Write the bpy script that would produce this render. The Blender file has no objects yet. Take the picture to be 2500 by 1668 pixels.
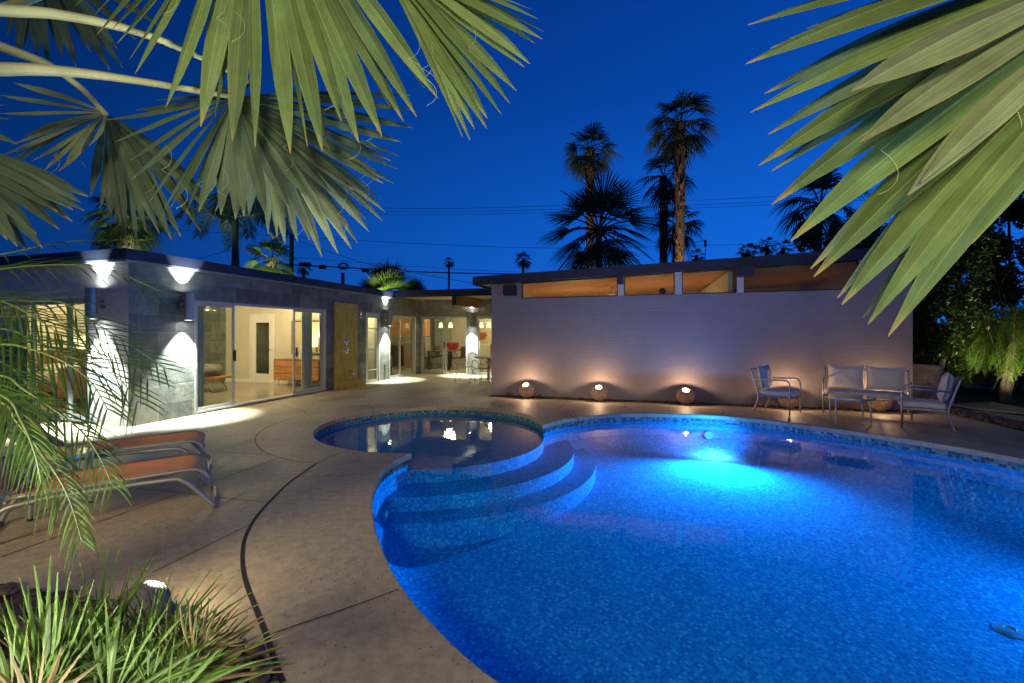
import bpy, bmesh, math, random
from math import sin, cos, pi, radians, sqrt, atan2
from mathutils import Vector, Matrix, Quaternion
from mathutils.geometry import delaunay_2d_cdt
V = Vector
R_ = random.Random(7)
scene = bpy.context.scene
COL = scene.collection

# ---------------------------------------------------------------- camera, sky, exposure
EYE = 1.48
FPX = 1111.0
HZ = 813.0
cam = bpy.data.cameras.new('camera')
cam.sensor_width = 36.0
cam.lens = 16.0
cam.shift_y = -0.0084
cam.clip_end = 900
cam.clip_start = 0.02
camo = bpy.data.objects.new('camera', cam)
camo.location = (0, 0, EYE)
camo.rotation_euler = (pi / 2, 0, 0)
COL.objects.link(camo)
scene.camera = camo

world = bpy.data.worlds.new('World')
scene.world = world
world.use_nodes = True
nt = world.node_tree
nt.nodes.clear()
wo = nt.nodes.new('ShaderNodeOutputWorld')
bg = nt.nodes.new('ShaderNodeBackground')
tc = nt.nodes.new('ShaderNodeTexCoord')
sep = nt.nodes.new('ShaderNodeSeparateXYZ')
nt.links.new(tc.outputs['Generated'], sep.inputs[0])
rmp = nt.nodes.new('ShaderNodeValToRGB')
el = rmp.color_ramp.elements
el[0].position = 0.0
el[0].color = (0.006, 0.085, 0.43, 1)
el[1].position = 0.75
el[1].color = (0.0006, 0.018, 0.135, 1)
e2 = rmp.color_ramp.elements.new(0.22)
e2.color = (0.0025, 0.062, 0.34, 1)
e3 = rmp.color_ramp.elements.new(0.45)
e3.color = (0.0010, 0.034, 0.215, 1)
nt.links.new(sep.outputs['Z'], rmp.inputs[0])
# dusk afterglow towards the right of the view
dotn = nt.nodes.new('ShaderNodeVectorMath')
dotn.operation = 'DOT_PRODUCT'
gl = V((0.80, 0.60, 0.10)).normalized()
dotn.inputs[1].default_value = gl
nt.links.new(tc.outputs['Generated'], dotn.inputs[0])
gr = nt.nodes.new('ShaderNodeMapRange')
gr.inputs['From Min'].default_value = -0.2
gr.inputs['From Max'].default_value = 1.0
gr.inputs['To Min'].default_value = 0.40
gr.inputs['To Max'].default_value = 1.75
nt.links.new(dotn.outputs['Value'], gr.inputs['Value'])
mul = nt.nodes.new('ShaderNodeVectorMath')
mul.operation = 'SCALE'
nt.links.new(rmp.outputs[0], mul.inputs[0])
nt.links.new(gr.outputs[0], mul.inputs['Scale'])
nt.links.new(mul.outputs[0], bg.inputs[0])
bg.inputs[1].default_value = 0.72
nt.links.new(bg.outputs[0], wo.inputs[0])

scene.view_settings.view_transform = 'Standard'
scene.view_settings.look = 'None'
scene.view_settings.exposure = 0.65
scene.view_settings.gamma = 1.0
scene.cycles.max_bounces = 6
scene.cycles.transparent_max_bounces = 16
scene.cycles.sample_clamp_indirect = 3.0
scene.cycles.caustics_reflective = False
scene.cycles.caustics_refractive = False
try:
    scene.cycles.use_denoising = True
    scene.cycles.use_light_tree = True
except Exception:
    pass

# ---------------------------------------------------------------- frames
_n = sqrt(315 ** 2 + 1111 ** 2)
AX = V((315 / _n, 1111 / _n, 0))      # along the left wing, away from the viewer
BX = V((1111 / _n, -315 / _n, 0))     # across, to the right
HROT = atan2(BX.y, BX.x)


def G(u, v, z=0.0):
    Y = (EYE - z) * FPX / (v - HZ)
    return V(((u - 1250) / FPX * Y, Y, z))


def T(u, v, d):
    return V(((u - 1250) / FPX * d, d, EYE + (HZ - v) / FPX * d))


def H(s, t, z=0.0):
    return V((s * BX.x + t * AX.x, s * BX.y + t * AX.y, z))


# ---------------------------------------------------------------- mesh builder
class MB:
    def __init__(self):
        self.v = []; self.f = []; self.uv = {}

    def add(self, vs, fs, uvs=None):
        b = len(self.v)
        self.v += [tuple(p) for p in vs]
        self.f += [tuple(i + b for i in q) for q in fs]
        if uvs:
            for i, q in enumerate(uvs):
                self.uv[b + i] = q
        return b

    def box(self, x0, x1, y0, y1, z0, z1, M=None):
        vs = [V((x, y, z)) for z in (z0, z1) for y in (y0, y1) for x in (x0, x1)]
        if M:
            vs = [M @ p for p in vs]
        self.add(vs, [(0, 2, 3, 1), (4, 5, 7, 6), (0, 1, 5, 4), (2, 6, 7, 3), (0, 4, 6, 2), (1, 3, 7, 5)])

    def tube(self, pts, r, n=8, cap=True, rs=None):
        pts = [V(p) for p in pts]
        m = len(pts)
        t0 = (pts[1] - pts[0]).normalized()
        up = V((0, 0, 1)) if abs(t0.z) < .9 else V((1, 0, 0))
        nrm = t0.cross(up).normalized()
        vs = []
        for i, p in enumerate(pts):
            if i == 0: t = t0
            elif i == m - 1: t = (pts[-1] - pts[-2]).normalized()
            else: t = ((pts[i + 1] - p).normalized() + (p - pts[i - 1]).normalized()).normalized()
            nrm = (nrm - t * nrm.dot(t)).normalized()
            bn = t.cross(nrm)
            rr = rs[i] if rs else r
            for k in range(n):
                a = 2 * pi * k / n
                vs.append(p + (nrm * cos(a) + bn * sin(a)) * rr)
        fs = []
        for i in range(m - 1):
            for k in range(n):
                a = i * n + k; b = i * n + (k + 1) % n
                fs.append((a, b, b + n, a + n))
        if cap:
            fs.append(tuple(range(n - 1, -1, -1)))
            fs.append(tuple((m - 1) * n + k for k in range(n)))
        self.add(vs, fs, [(k % n / n, i) for i in range(m) for k in range(n)])

    def lathe(self, prof, n=24, c=(0, 0, 0), M=None, cap=True):
        c = V(c); vs = []
        for r, z in prof:
            for k in range(n):
                a = 2 * pi * k / n
                p = V((r * cos(a), r * sin(a), z))
                vs.append((M @ p if M else p) + c)
        fs = []
        for i in range(len(prof) - 1):
            for k in range(n):
                a = i * n + k; b = i * n + (k + 1) % n
                fs.append((a, b, b + n, a + n))
        ring = tuple(prof[0]) == tuple(prof[-1])
        if prof[0][0] > 1e-5 and not ring and cap: fs.append(tuple(range(n - 1, -1, -1)))
        if prof[-1][0] > 1e-5 and not ring and cap: fs.append(tuple((len(prof) - 1) * n + k for k in range(n)))
        self.add(vs, fs)

    def poly(self, pts):
        self.add(pts, [tuple(range(len(pts)))])

    def strip(self, a, b):
        n = len(a)
        self.add(list(a) + list(b), [(i, i + 1, n + i + 1, n + i) for i in range(n - 1)])

    def build(self, name, mat, parent=None, smooth=False, bevel=0, loc=None):
        me = bpy.data.meshes.new(name)
        me.from_pydata(self.v, [], self.f)
        me.validate(verbose=False)
        if self.uv:
            l = me.uv_layers.new(name='UVMap')
            idx = [0] * len(me.loops)
            me.loops.foreach_get('vertex_index', idx)
            fl = []
            for i in idx:
                fl += list(self.uv.get(i, (0, 0)))
            l.data.foreach_set('uv', fl)
        bm = bmesh.new(); bm.from_mesh(me)
        if bevel:
            bmesh.ops.bevel(bm, geom=[e for e in bm.edges if len(e.link_faces) == 2 and e.calc_face_angle(0) > .6],
                            offset=bevel, segments=2, affect='EDGES')
        if len(bm.faces) < 4000 and not self.uv:
            bmesh.ops.recalc_face_normals(bm, faces=bm.faces)
        bm.to_mesh(me); bm.free()
        if smooth:
            me.shade_smooth()
            if smooth == 'auto':
                me.set_sharp_from_angle(angle=radians(40))
        me.materials.append(mat)
        o = bpy.data.objects.new(name, me)
        if loc is not None: o.location = loc
        COL.objects.link(o)
        if parent: o.parent = parent
        return o


def tag(o, label=None, cat=None, group=None, kind=None):
    if label: o['label'] = label
    if cat: o['category'] = cat
    if group: o['group'] = group
    if kind: o['kind'] = kind
    return o


def thing(name, label, cat, loc=(0, 0, 0), rz=0.0, group=None):
    o = bpy.data.objects.new(name, None)
    o.empty_display_size = .1
    o.location = loc; o.rotation_euler = (0, 0, rz)
    COL.objects.link(o)
    return tag(o, label, cat, group)


def hthing(name, label, cat, s, t, z=0.0, rz=0.0, group=None):
    return thing(name, label, cat, H(s, t, z), HROT + rz, group)


def dup(root, loc, rz, label, group=None):
    r = root.copy(); COL.objects.link(r); r.location = loc; r.rotation_euler = (0, 0, rz)
    r['label'] = label
    if group: r['group'] = group
    for ch in list(root.children):
        c = ch.copy(); COL.objects.link(c); c.parent = r
        for g in list(ch.children):
            d = g.copy(); COL.objects.link(d); d.parent = c
    return r


def arc(c, r, a0, a1, n, ax=(1, 0, 0), ay=(0, 0, 1)):
    c = V(c); ax = V(ax); ay = V(ay)
    return [c + ax * (r * cos(a0 + (a1 - a0) * i / n)) + ay * (r * sin(a0 + (a1 - a0) * i / n)) for i in range(n + 1)]


def smooth_path(P, n=8):
    P = [V(p) for p in P]
    out = []
    for i in range(len(P) - 1):
        p0 = P[max(i - 1, 0)]; p1 = P[i]; p2 = P[i + 1]; p3 = P[min(i + 2, len(P) - 1)]
        for k in range(n):
            t = k / n
            out.append(.5 * ((2 * p1) + (p2 - p0) * t + (2 * p0 - 5 * p1 + 4 * p2 - p3) * t * t + (3 * p1 - p0 - 3 * p2 + p3) * t ** 3))
    out.append(P[-1])
    return out


# ---------------------------------------------------------------- materials
def newmat(name):
    m = bpy.data.materials.new(name); m.use_nodes = True
    n = m.node_tree.nodes; n.clear()
    out = n.new('ShaderNodeOutputMaterial')
    return m, m.node_tree, out


def pbsdf(nt, out, base=(.5, .5, .5), rough=.5, metal=0.0, spec=.5):
    p = nt.nodes.new('ShaderNodeBsdfPrincipled')
    p.inputs['Base Color'].default_value = (*base, 1)
    p.inputs['Roughness'].default_value = rough
    p.inputs['Metallic'].default_value = metal
    p.inputs['Specular IOR Level'].default_value = spec
    nt.links.new(p.outputs[0], out.inputs[0])
    return p


def noise(nt, scale, detail=4, vec=None, rough=.55):
    n = nt.nodes.new('ShaderNodeTexNoise')
    n.inputs['Scale'].default_value = scale
    n.inputs['Detail'].default_value = detail
    n.inputs['Roughness'].default_value = rough
    if vec is not None: nt.links.new(vec, n.inputs['Vector'])
    return n


def ramp(nt, fac, stops):
    r = nt.nodes.new('ShaderNodeValToRGB')
    e = r.color_ramp.elements
    e[0].position, e[0].color = stops[0][0], (*stops[0][1], 1)
    e[1].position, e[1].color = stops[-1][0], (*stops[-1][1], 1)
    for p, c in stops[1:-1]:
        x = e.new(p); x.color = (*c, 1)
    nt.links.new(fac, r.inputs[0])
    return r


def bump(nt, h, strength, dist=.01, prev=None):
    b = nt.nodes.new('ShaderNodeBump')
    b.inputs['Strength'].default_value = strength
    b.inputs['Distance'].default_value = dist
    nt.links.new(h, b.inputs['Height'])
    if prev: nt.links.new(prev.outputs[0], b.inputs['Normal'])
    return b


def objco(nt, scale=(1, 1, 1), obj=True):
    tcn = nt.nodes.new('ShaderNodeTexCoord')
    mp = nt.nodes.new('ShaderNodeMapping')
    mp.inputs['Scale'].default_value = scale
    nt.links.new(tcn.outputs['Object' if obj else 'UV'], mp.inputs['Vector'])
    return mp.outputs[0]


def plain(name, base, rough=.5, metal=0.0, var=.15, scale=6, bmp=0.0, bscale=60, bdist=.004, stretch=(1, 1, 1), spec=.5):
    m, nt, out = newmat(name)
    p = pbsdf(nt, out, base, rough, metal, spec)
    co = objco(nt, stretch)
    nz = noise(nt, scale, 5, co)
    lo = tuple(c * (1 - var) for c in base); hi = tuple(min(1, c * (1 + var)) for c in base)
    r = ramp(nt, nz.outputs[0], [(.3, lo), (.7, hi)])
    nt.links.new(r.outputs[0], p.inputs['Base Color'])
    if bmp:
        b = bump(nt, noise(nt, bscale, 4, co).outputs[0], bmp, bdist)
        nt.links.new(b.outputs[0], p.inputs['Normal'])
    return m


def emis(name, col, strength):
    m, nt, out = newmat(name)
    e = nt.nodes.new('ShaderNodeEmission')
    e.inputs[0].default_value = (*col, 1); e.inputs[1].default_value = strength
    nt.links.new(e.outputs[0], out.inputs[0])
    return m


def thinglass(name, tint=(.92, .96, .93), ior=1.45, bmp=None):
    m, nt, out = newmat(name)
    tr = nt.nodes.new('ShaderNodeBsdfTransparent'); tr.inputs[0].default_value = (*tint, 1)
    gl = nt.nodes.new('ShaderNodeBsdfGlossy'); gl.inputs['Roughness'].default_value = .01
    lw = nt.nodes.new('ShaderNodeLayerWeight')
    pw = nt.nodes.new('ShaderNodeMath'); pw.operation = 'POWER'; pw.inputs[1].default_value = 4.6
    nt.links.new(lw.outputs['Facing'], pw.inputs[0])
    r0 = ((ior - 1) / (ior + 1)) ** 2
    fr = nt.nodes.new('ShaderNodeMath'); fr.operation = 'MULTIPLY_ADD'; fr.inputs[1].default_value = 1 - r0; fr.inputs[2].default_value = r0
    nt.links.new(pw.outputs[0], fr.inputs[0])
    mx = nt.nodes.new('ShaderNodeMixShader')
    nt.links.new(fr.outputs[0], mx.inputs[0]); nt.links.new(tr.outputs[0], mx.inputs[1]); nt.links.new(gl.outputs[0], mx.inputs[2])
    nt.links.new(mx.outputs[0], out.inputs[0])
    if bmp:
        co = objco(nt)
        b = bump(nt, noise(nt, bmp[0], 2, co).outputs[0], bmp[1], bmp[2])
        nt.links.new(b.outputs[0], gl.inputs['Normal']); nt.links.new(b.outputs[0], lw.inputs['Normal'])
    return m


def leafmat(name, base, tip=(.35, .27, .10), rough=.45, trans=.35, vein=.35):
    """blade uv: x = blade number + 0..1 across, y = 0 at the base .. 1 at the tip"""
    m, nt, out = newmat(name)
    p = pbsdf(nt, out, base, rough, 0, .4)
    uv = nt.nodes.new('ShaderNodeTexCoord')
    sp = nt.nodes.new('ShaderNodeSeparateXYZ'); nt.links.new(uv.outputs['UV'], sp.inputs[0])
    fl = nt.nodes.new('ShaderNodeMath'); fl.operation = 'FLOOR'; nt.links.new(sp.outputs[0], fl.inputs[0])
    fc = nt.nodes.new('ShaderNodeMath'); fc.operation = 'FRACT'; nt.links.new(sp.outputs[0], fc.inputs[0])
    wn = nt.nodes.new('ShaderNodeTexWhiteNoise'); wn.noise_dimensions = '1D'; nt.links.new(fl.outputs[0], wn.inputs['W'])
    lo = tuple(c * .72 for c in base); hi = tuple(c * 1.25 for c in base)
    r = ramp(nt, wn.outputs['Value'], [(0, lo), (1, hi)])
    # streaks
    mp = nt.nodes.new('ShaderNodeMapping'); mp.inputs['Scale'].default_value = (30, 2.2, 1)
    nt.links.new(uv.outputs['UV'], mp.inputs['Vector'])
    st = noise(nt, 1.0, 5, mp.outputs[0])
    mr = nt.nodes.new('ShaderNodeMapRange'); mr.inputs[1].default_value = .25; mr.inputs[2].default_value = .75
    mr.inputs[3].default_value = .62; mr.inputs[4].default_value = 1.35
    nt.links.new(st.outputs[0], mr.inputs[0])
    sc = nt.nodes.new('ShaderNodeVectorMath'); sc.operation = 'SCALE'
    nt.links.new(r.outputs[0], sc.inputs[0]); nt.links.new(mr.outputs[0], sc.inputs['Scale'])
    rib = bump(nt, st.outputs[0], .45, .003)
    nt.links.new(rib.outputs[0], p.inputs['Normal'])
    # pale midrib
    vr = ramp(nt, fc.outputs[0], [(.46, (0, 0, 0)), (.5, (vein, vein, vein)), (.54, (0, 0, 0))])
    mv = nt.nodes.new('ShaderNodeMix'); mv.data_type = 'RGBA'
    nt.links.new(vr.outputs[0], mv.inputs[0]); nt.links.new(sc.outputs[0], mv.inputs[6])
    mv.inputs[7].default_value = (base[0] * 2.2 + .06, base[1] * 1.7 + .06, base[2] * 1.5 + .03, 1)
    # dusty mottling and yellowed margins
    mo = noise(nt, 7.0, 6, uv.outputs['Object'], .65)
    m2 = nt.nodes.new('ShaderNodeMapRange'); m2.inputs[1].default_value = .3; m2.inputs[2].default_value = .7
    m2.inputs[3].default_value = .72; m2.inputs[4].default_value = 1.2
    nt.links.new(mo.outputs[0], m2.inputs[0])
    s2 = nt.nodes.new('ShaderNodeVectorMath'); s2.operation = 'SCALE'
    nt.links.new(mv.outputs[2], s2.inputs[0]); nt.links.new(m2.outputs[0], s2.inputs['Scale'])
    er = ramp(nt, fc.outputs[0], [(.02, (.55, .55, .55)), (.10, (0, 0, 0)), (.90, (0, 0, 0)), (.98, (.55, .55, .55))])
    me_ = nt.nodes.new('ShaderNodeMix'); me_.data_type = 'RGBA'
    nt.links.new(er.outputs[0], me_.inputs[0]); nt.links.new(s2.outputs[0], me_.inputs[6])
    me_.inputs[7].default_value = (base[0] * 1.7, base[1] * 1.25, base[2] * .9, 1)
    tn = nt.nodes.new('ShaderNodeMath'); tn.operation = 'MULTIPLY_ADD'; tn.inputs[1].default_value = .16; tn.use_clamp = False
    nt.links.new(mo.outputs[0], tn.inputs[0]); nt.links.new(sp.outputs[1], tn.inputs[2])
    th = nt.nodes.new('ShaderNodeMath'); th.operation = 'SUBTRACT'; th.inputs[1].default_value = .535
    nt.links.new(tn.outputs[0], th.inputs[0])
    tr_ = ramp(nt, th.outputs[0], [(.5, (0, 0, 0)), (.54, (1, 1, 1))])
    mt = nt.nodes.new('ShaderNodeMix'); mt.data_type = 'RGBA'
    nt.links.new(tr_.outputs[0], mt.inputs[0]); nt.links.new(me_.outputs[2], mt.inputs[6])
    mt.inputs[7].default_value = (*tip, 1)
    nt.links.new(mt.outputs[2], p.inputs['Base Color'])
    if trans:
        t = nt.nodes.new('ShaderNodeBsdfTranslucent')
        nt.links.new(mt.outputs[2], t.inputs[0])
        mx = nt.nodes.new('ShaderNodeMixShader'); mx.inputs[0].default_value = trans
        nt.links.new(p.outputs[0], mx.inputs[1]); nt.links.new(t.outputs[0], mx.inputs[2])
        nt.links.new(mx.outputs[0], out.inputs[0])
    return m


def mosaic(name, stops, size=.025, rough=.5):
    m, nt, out = newmat(name)
    p = pbsdf(nt, out, (.2, .4, .6), rough, 0, 0.0)
    uv = nt.nodes.new('ShaderNodeTexCoord')
    mp = nt.nodes.new('ShaderNodeMapping'); mp.inputs['Scale'].default_value = (1 / size, 1 / size, 1)
    nt.links.new(uv.outputs['UV'], mp.inputs['Vector'])
    fl = nt.nodes.new('ShaderNodeVectorMath'); fl.operation = 'FLOOR'; nt.links.new(mp.outputs[0], fl.inputs[0])
    fr = nt.nodes.new('ShaderNodeVectorMath'); fr.operation = 'FRACTION'; nt.links.new(mp.outputs[0], fr.inputs[0])
    wn = nt.nodes.new('ShaderNodeTexWhiteNoise'); wn.noise_dimensions = '2D'; nt.links.new(fl.outputs[0], wn.inputs['Vector'])
    r = ramp(nt, wn.outputs['Value'], stops); r.color_ramp.interpolation = 'CONSTANT'
    sp = nt.nodes.new('ShaderNodeSeparateXYZ'); nt.links.new(fr.outputs[0], sp.inputs[0])
    def edge(o):
        a = nt.nodes.new('ShaderNodeMath'); a.operation = 'SUBTRACT'; nt.links.new(o, a.inputs[0]); a.inputs[1].default_value = .5
        b = nt.nodes.new('ShaderNodeMath'); b.operation = 'ABSOLUTE'; nt.links.new(a.outputs[0], b.inputs[0]); return b
    ex, ey = edge(sp.outputs[0]), edge(sp.outputs[1])
    mxn = nt.nodes.new('ShaderNodeMath'); mxn.operation = 'MAXIMUM'
    nt.links.new(ex.outputs[0], mxn.inputs[0]); nt.links.new(ey.outputs[0], mxn.inputs[1])
    gt = nt.nodes.new('ShaderNodeMath'); gt.operation = 'GREATER_THAN'; gt.inputs[1].default_value = .45
    nt.links.new(mxn.outputs[0], gt.inputs[0])
    mx = nt.nodes.new('ShaderNodeMix'); mx.data_type = 'RGBA'
    nt.links.new(gt.outputs[0], mx.inputs[0]); nt.links.new(r.outputs[0], mx.inputs[6])
    mx.inputs[7].default_value = (.04, .34, .60, 1)
    nt.links.new(mx.outputs[2], p.inputs['Base Color'])
    return m


def slate(name, axis, c1=(.075, .085, .085), c2=(.15, .15, .14), mort=(.26, .26, .23), bs=.6):
    m, nt, out = newmat(name)
    p = pbsdf(nt, out, c1, .62)
    tcn = nt.nodes.new('ShaderNodeTexCoord')
    sp = nt.nodes.new('ShaderNodeSeparateXYZ'); nt.links.new(tcn.outputs['Object'], sp.inputs[0])
    cb = nt.nodes.new('ShaderNodeCombineXYZ')
    nt.links.new(sp.outputs[axis], cb.inputs[0]); nt.links.new(sp.outputs[2], cb.inputs[1])
    br = nt.nodes.new('ShaderNodeTexBrick')
    br.offset = .5
    nt.links.new(cb.outputs[0], br.inputs['Vector'])
    br.inputs['Scale'].default_value = 1
    br.inputs['Color1'].default_value = (*c1, 1); br.inputs['Color2'].default_value = (*c2, 1)
    br.inputs['Mortar'].default_value = (*mort, 1)
    br.inputs['Mortar Size'].default_value = .004
    br.inputs['Mortar Smooth'].default_value = .3
    br.inputs['Brick Width'].default_value = .6; br.inputs['Row Height'].default_value = .2975
    nz = noise(nt, 5, 8, tcn.outputs['Object'], .65)
    mr = nt.nodes.new('ShaderNodeMapRange'); mr.inputs[1].default_value = .3; mr.inputs[2].default_value = .7
    mr.inputs[3].default_value = .6; mr.inputs[4].default_value = 1.4
    nt.links.new(nz.outputs[0], mr.inputs[0])
    sc = nt.nodes.new('ShaderNodeVectorMath'); sc.operation = 'SCALE'
    nt.links.new(br.outputs[0], sc.inputs[0]); nt.links.new(mr.outputs[0], sc.inputs['Scale'])
    nt.links.new(sc.outputs[0], p.inputs['Base Color'])
    b1 = bump(nt, noise(nt, 38, 6, tcn.outputs['Object'], .7).outputs[0], .7 * bs, .012)
    b1b = bump(nt, noise(nt, 6, 3, tcn.outputs['Object']).outputs[0], .5 * bs, .03, b1)
    inv = nt.nodes.new('ShaderNodeMath'); inv.operation = 'SUBTRACT'; inv.inputs[0].default_value = 1
    nt.links.new(br.outputs['Fac'], inv.inputs[1])
    b2 = bump(nt, inv.outputs[0], .5, .004, b1b)
    nt.links.new(b2.outputs[0], p.inputs['Normal'])
    return m


def ridged(name, base, freq=38):
    m, nt, out = newmat(name)
    p = pbsdf(nt, out, base, .8)
    tcn = nt.nodes.new('ShaderNodeTexCoord')
    nz = noise(nt, 3.0, 6, tcn.outputs['Object'])
    r = ramp(nt, nz.outputs[0], [(.3, tuple(c * .93 for c in base)), (.7, tuple(c * 1.05 for c in base))])
    nt.links.new(r.outputs[0], p.inputs['Base Color'])
    mp = nt.nodes.new('ShaderNodeMapping'); mp.inputs['Scale'].default_value = (1.1, 1.1, freq)
    nt.links.new(tcn.outputs['Object'], mp.inputs['Vector'])
    n2 = noise(nt, 1.0, 3, mp.outputs[0], .6)
    b = bump(nt, n2.outputs[0], .38, .014)
    b2 = bump(nt, noise(nt, 90, 3, tcn.outputs['Object']).outputs[0], .3, .004, b)
    nt.links.new(b2.outputs[0], p.inputs['Normal'])
    return m


def concrete(name, base, pit=True):
    m, nt, out = newmat(name)
    p = pbsdf(nt, out, base, .55)
    tcn = nt.nodes.new('ShaderNodeTexCoord')
    ob = tcn.outputs['Object']
    n1 = noise(nt, .9, 6, ob, .6); n2 = noise(nt, 14, 6, ob, .65)
    r1 = ramp(nt, n1.outputs[0], [(.28, tuple(c * .55 for c in base)), (.45, tuple(c * .92 for c in base)), (.55, base), (.72, tuple(c * 1.25 for c in base))])
    mr = nt.nodes.new('ShaderNodeMapRange'); mr.inputs[1].default_value = .3; mr.inputs[2].default_value = .7
    mr.inputs[3].default_value = .74; mr.inputs[4].default_value = 1.2
    nt.links.new(n2.outputs[0], mr.inputs[0])
    sc = nt.nodes.new('ShaderNodeVectorMath'); sc.operation = 'SCALE'
    nt.links.new(r1.outputs[0], sc.inputs[0]); nt.links.new(mr.outputs[0], sc.inputs['Scale'])
    # salt-finish pits, in patches
    vo = nt.nodes.new('ShaderNodeTexVoronoi'); vo.inputs['Scale'].default_value = 42
    nt.links.new(ob, vo.inputs['Vector'])
    wn = nt.nodes.new('ShaderNodeSeparateColor'); nt.links.new(vo.outputs['Color'], wn.inputs[0])
    pm = noise(nt, 2.3, 3, ob)
    ad = nt.nodes.new('ShaderNodeMath'); ad.operation = 'MULTIPLY'
    nt.links.new(wn.outputs[0], ad.inputs[0]); nt.links.new(pm.outputs[0], ad.inputs[1])
    thr = nt.nodes.new('ShaderNodeMapRange'); thr.inputs[1].default_value = .20; thr.inputs[2].default_value = .5
    thr.inputs[3].default_value = 0.0; thr.inputs[4].default_value = .27
    nt.links.new(ad.outputs[0], thr.inputs[0])
    lt = nt.nodes.new('ShaderNodeMath'); lt.operation = 'LESS_THAN'
    nt.links.new(vo.outputs['Distance'], lt.inputs[0]); nt.links.new(thr.outputs[0], lt.inputs[1])
    mx = nt.nodes.new('ShaderNodeMix'); mx.data_type = 'RGBA'
    nt.links.new(lt.outputs[0], mx.inputs[0]); nt.links.new(sc.outputs[0], mx.inputs[6])
    mx.inputs[7].default_value = (base[0] * .35, base[1] * .33, base[2] * .33, 1)
    nt.links.new(mx.outputs[2], p.inputs['Base Color'])
    b = bump(nt, noise(nt, 30, 6, ob, .7).outputs[0], .28, .008)
    iv = nt.nodes.new('ShaderNodeMath'); iv.operation = 'SUBTRACT'; iv.inputs[0].default_value = 1
    nt.links.new(lt.outputs[0], iv.inputs[1])
    b2 = bump(nt, iv.outputs[0], .5, .004, b)
    nt.links.new(b2.outputs[0], p.inputs['Normal'])
    return m


def wood(name, base, axis=0, scale=3, rough=.4, plank=0.0):
    m, nt, out = newmat(name)
    p = pbsdf(nt, out, base, rough)
    s = [9, 9, 9]; s[axis] = .7
    co = objco(nt, tuple(s))
    nz = noise(nt, scale, 6, co, .6)
    r = ramp(nt, nz.outputs[0], [(.3, tuple(c * .6 for c in base)), (.5, base), (.7, tuple(min(1, c * 1.3) for c in base))])
    nt.links.new(r.outputs[0], p.inputs['Base Color'])
    return m


def trunkmat(name, base):
    return plain(name, base, .9, 0, .5, 9, .9, 14, .05, (1, 1, 2.2))


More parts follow.
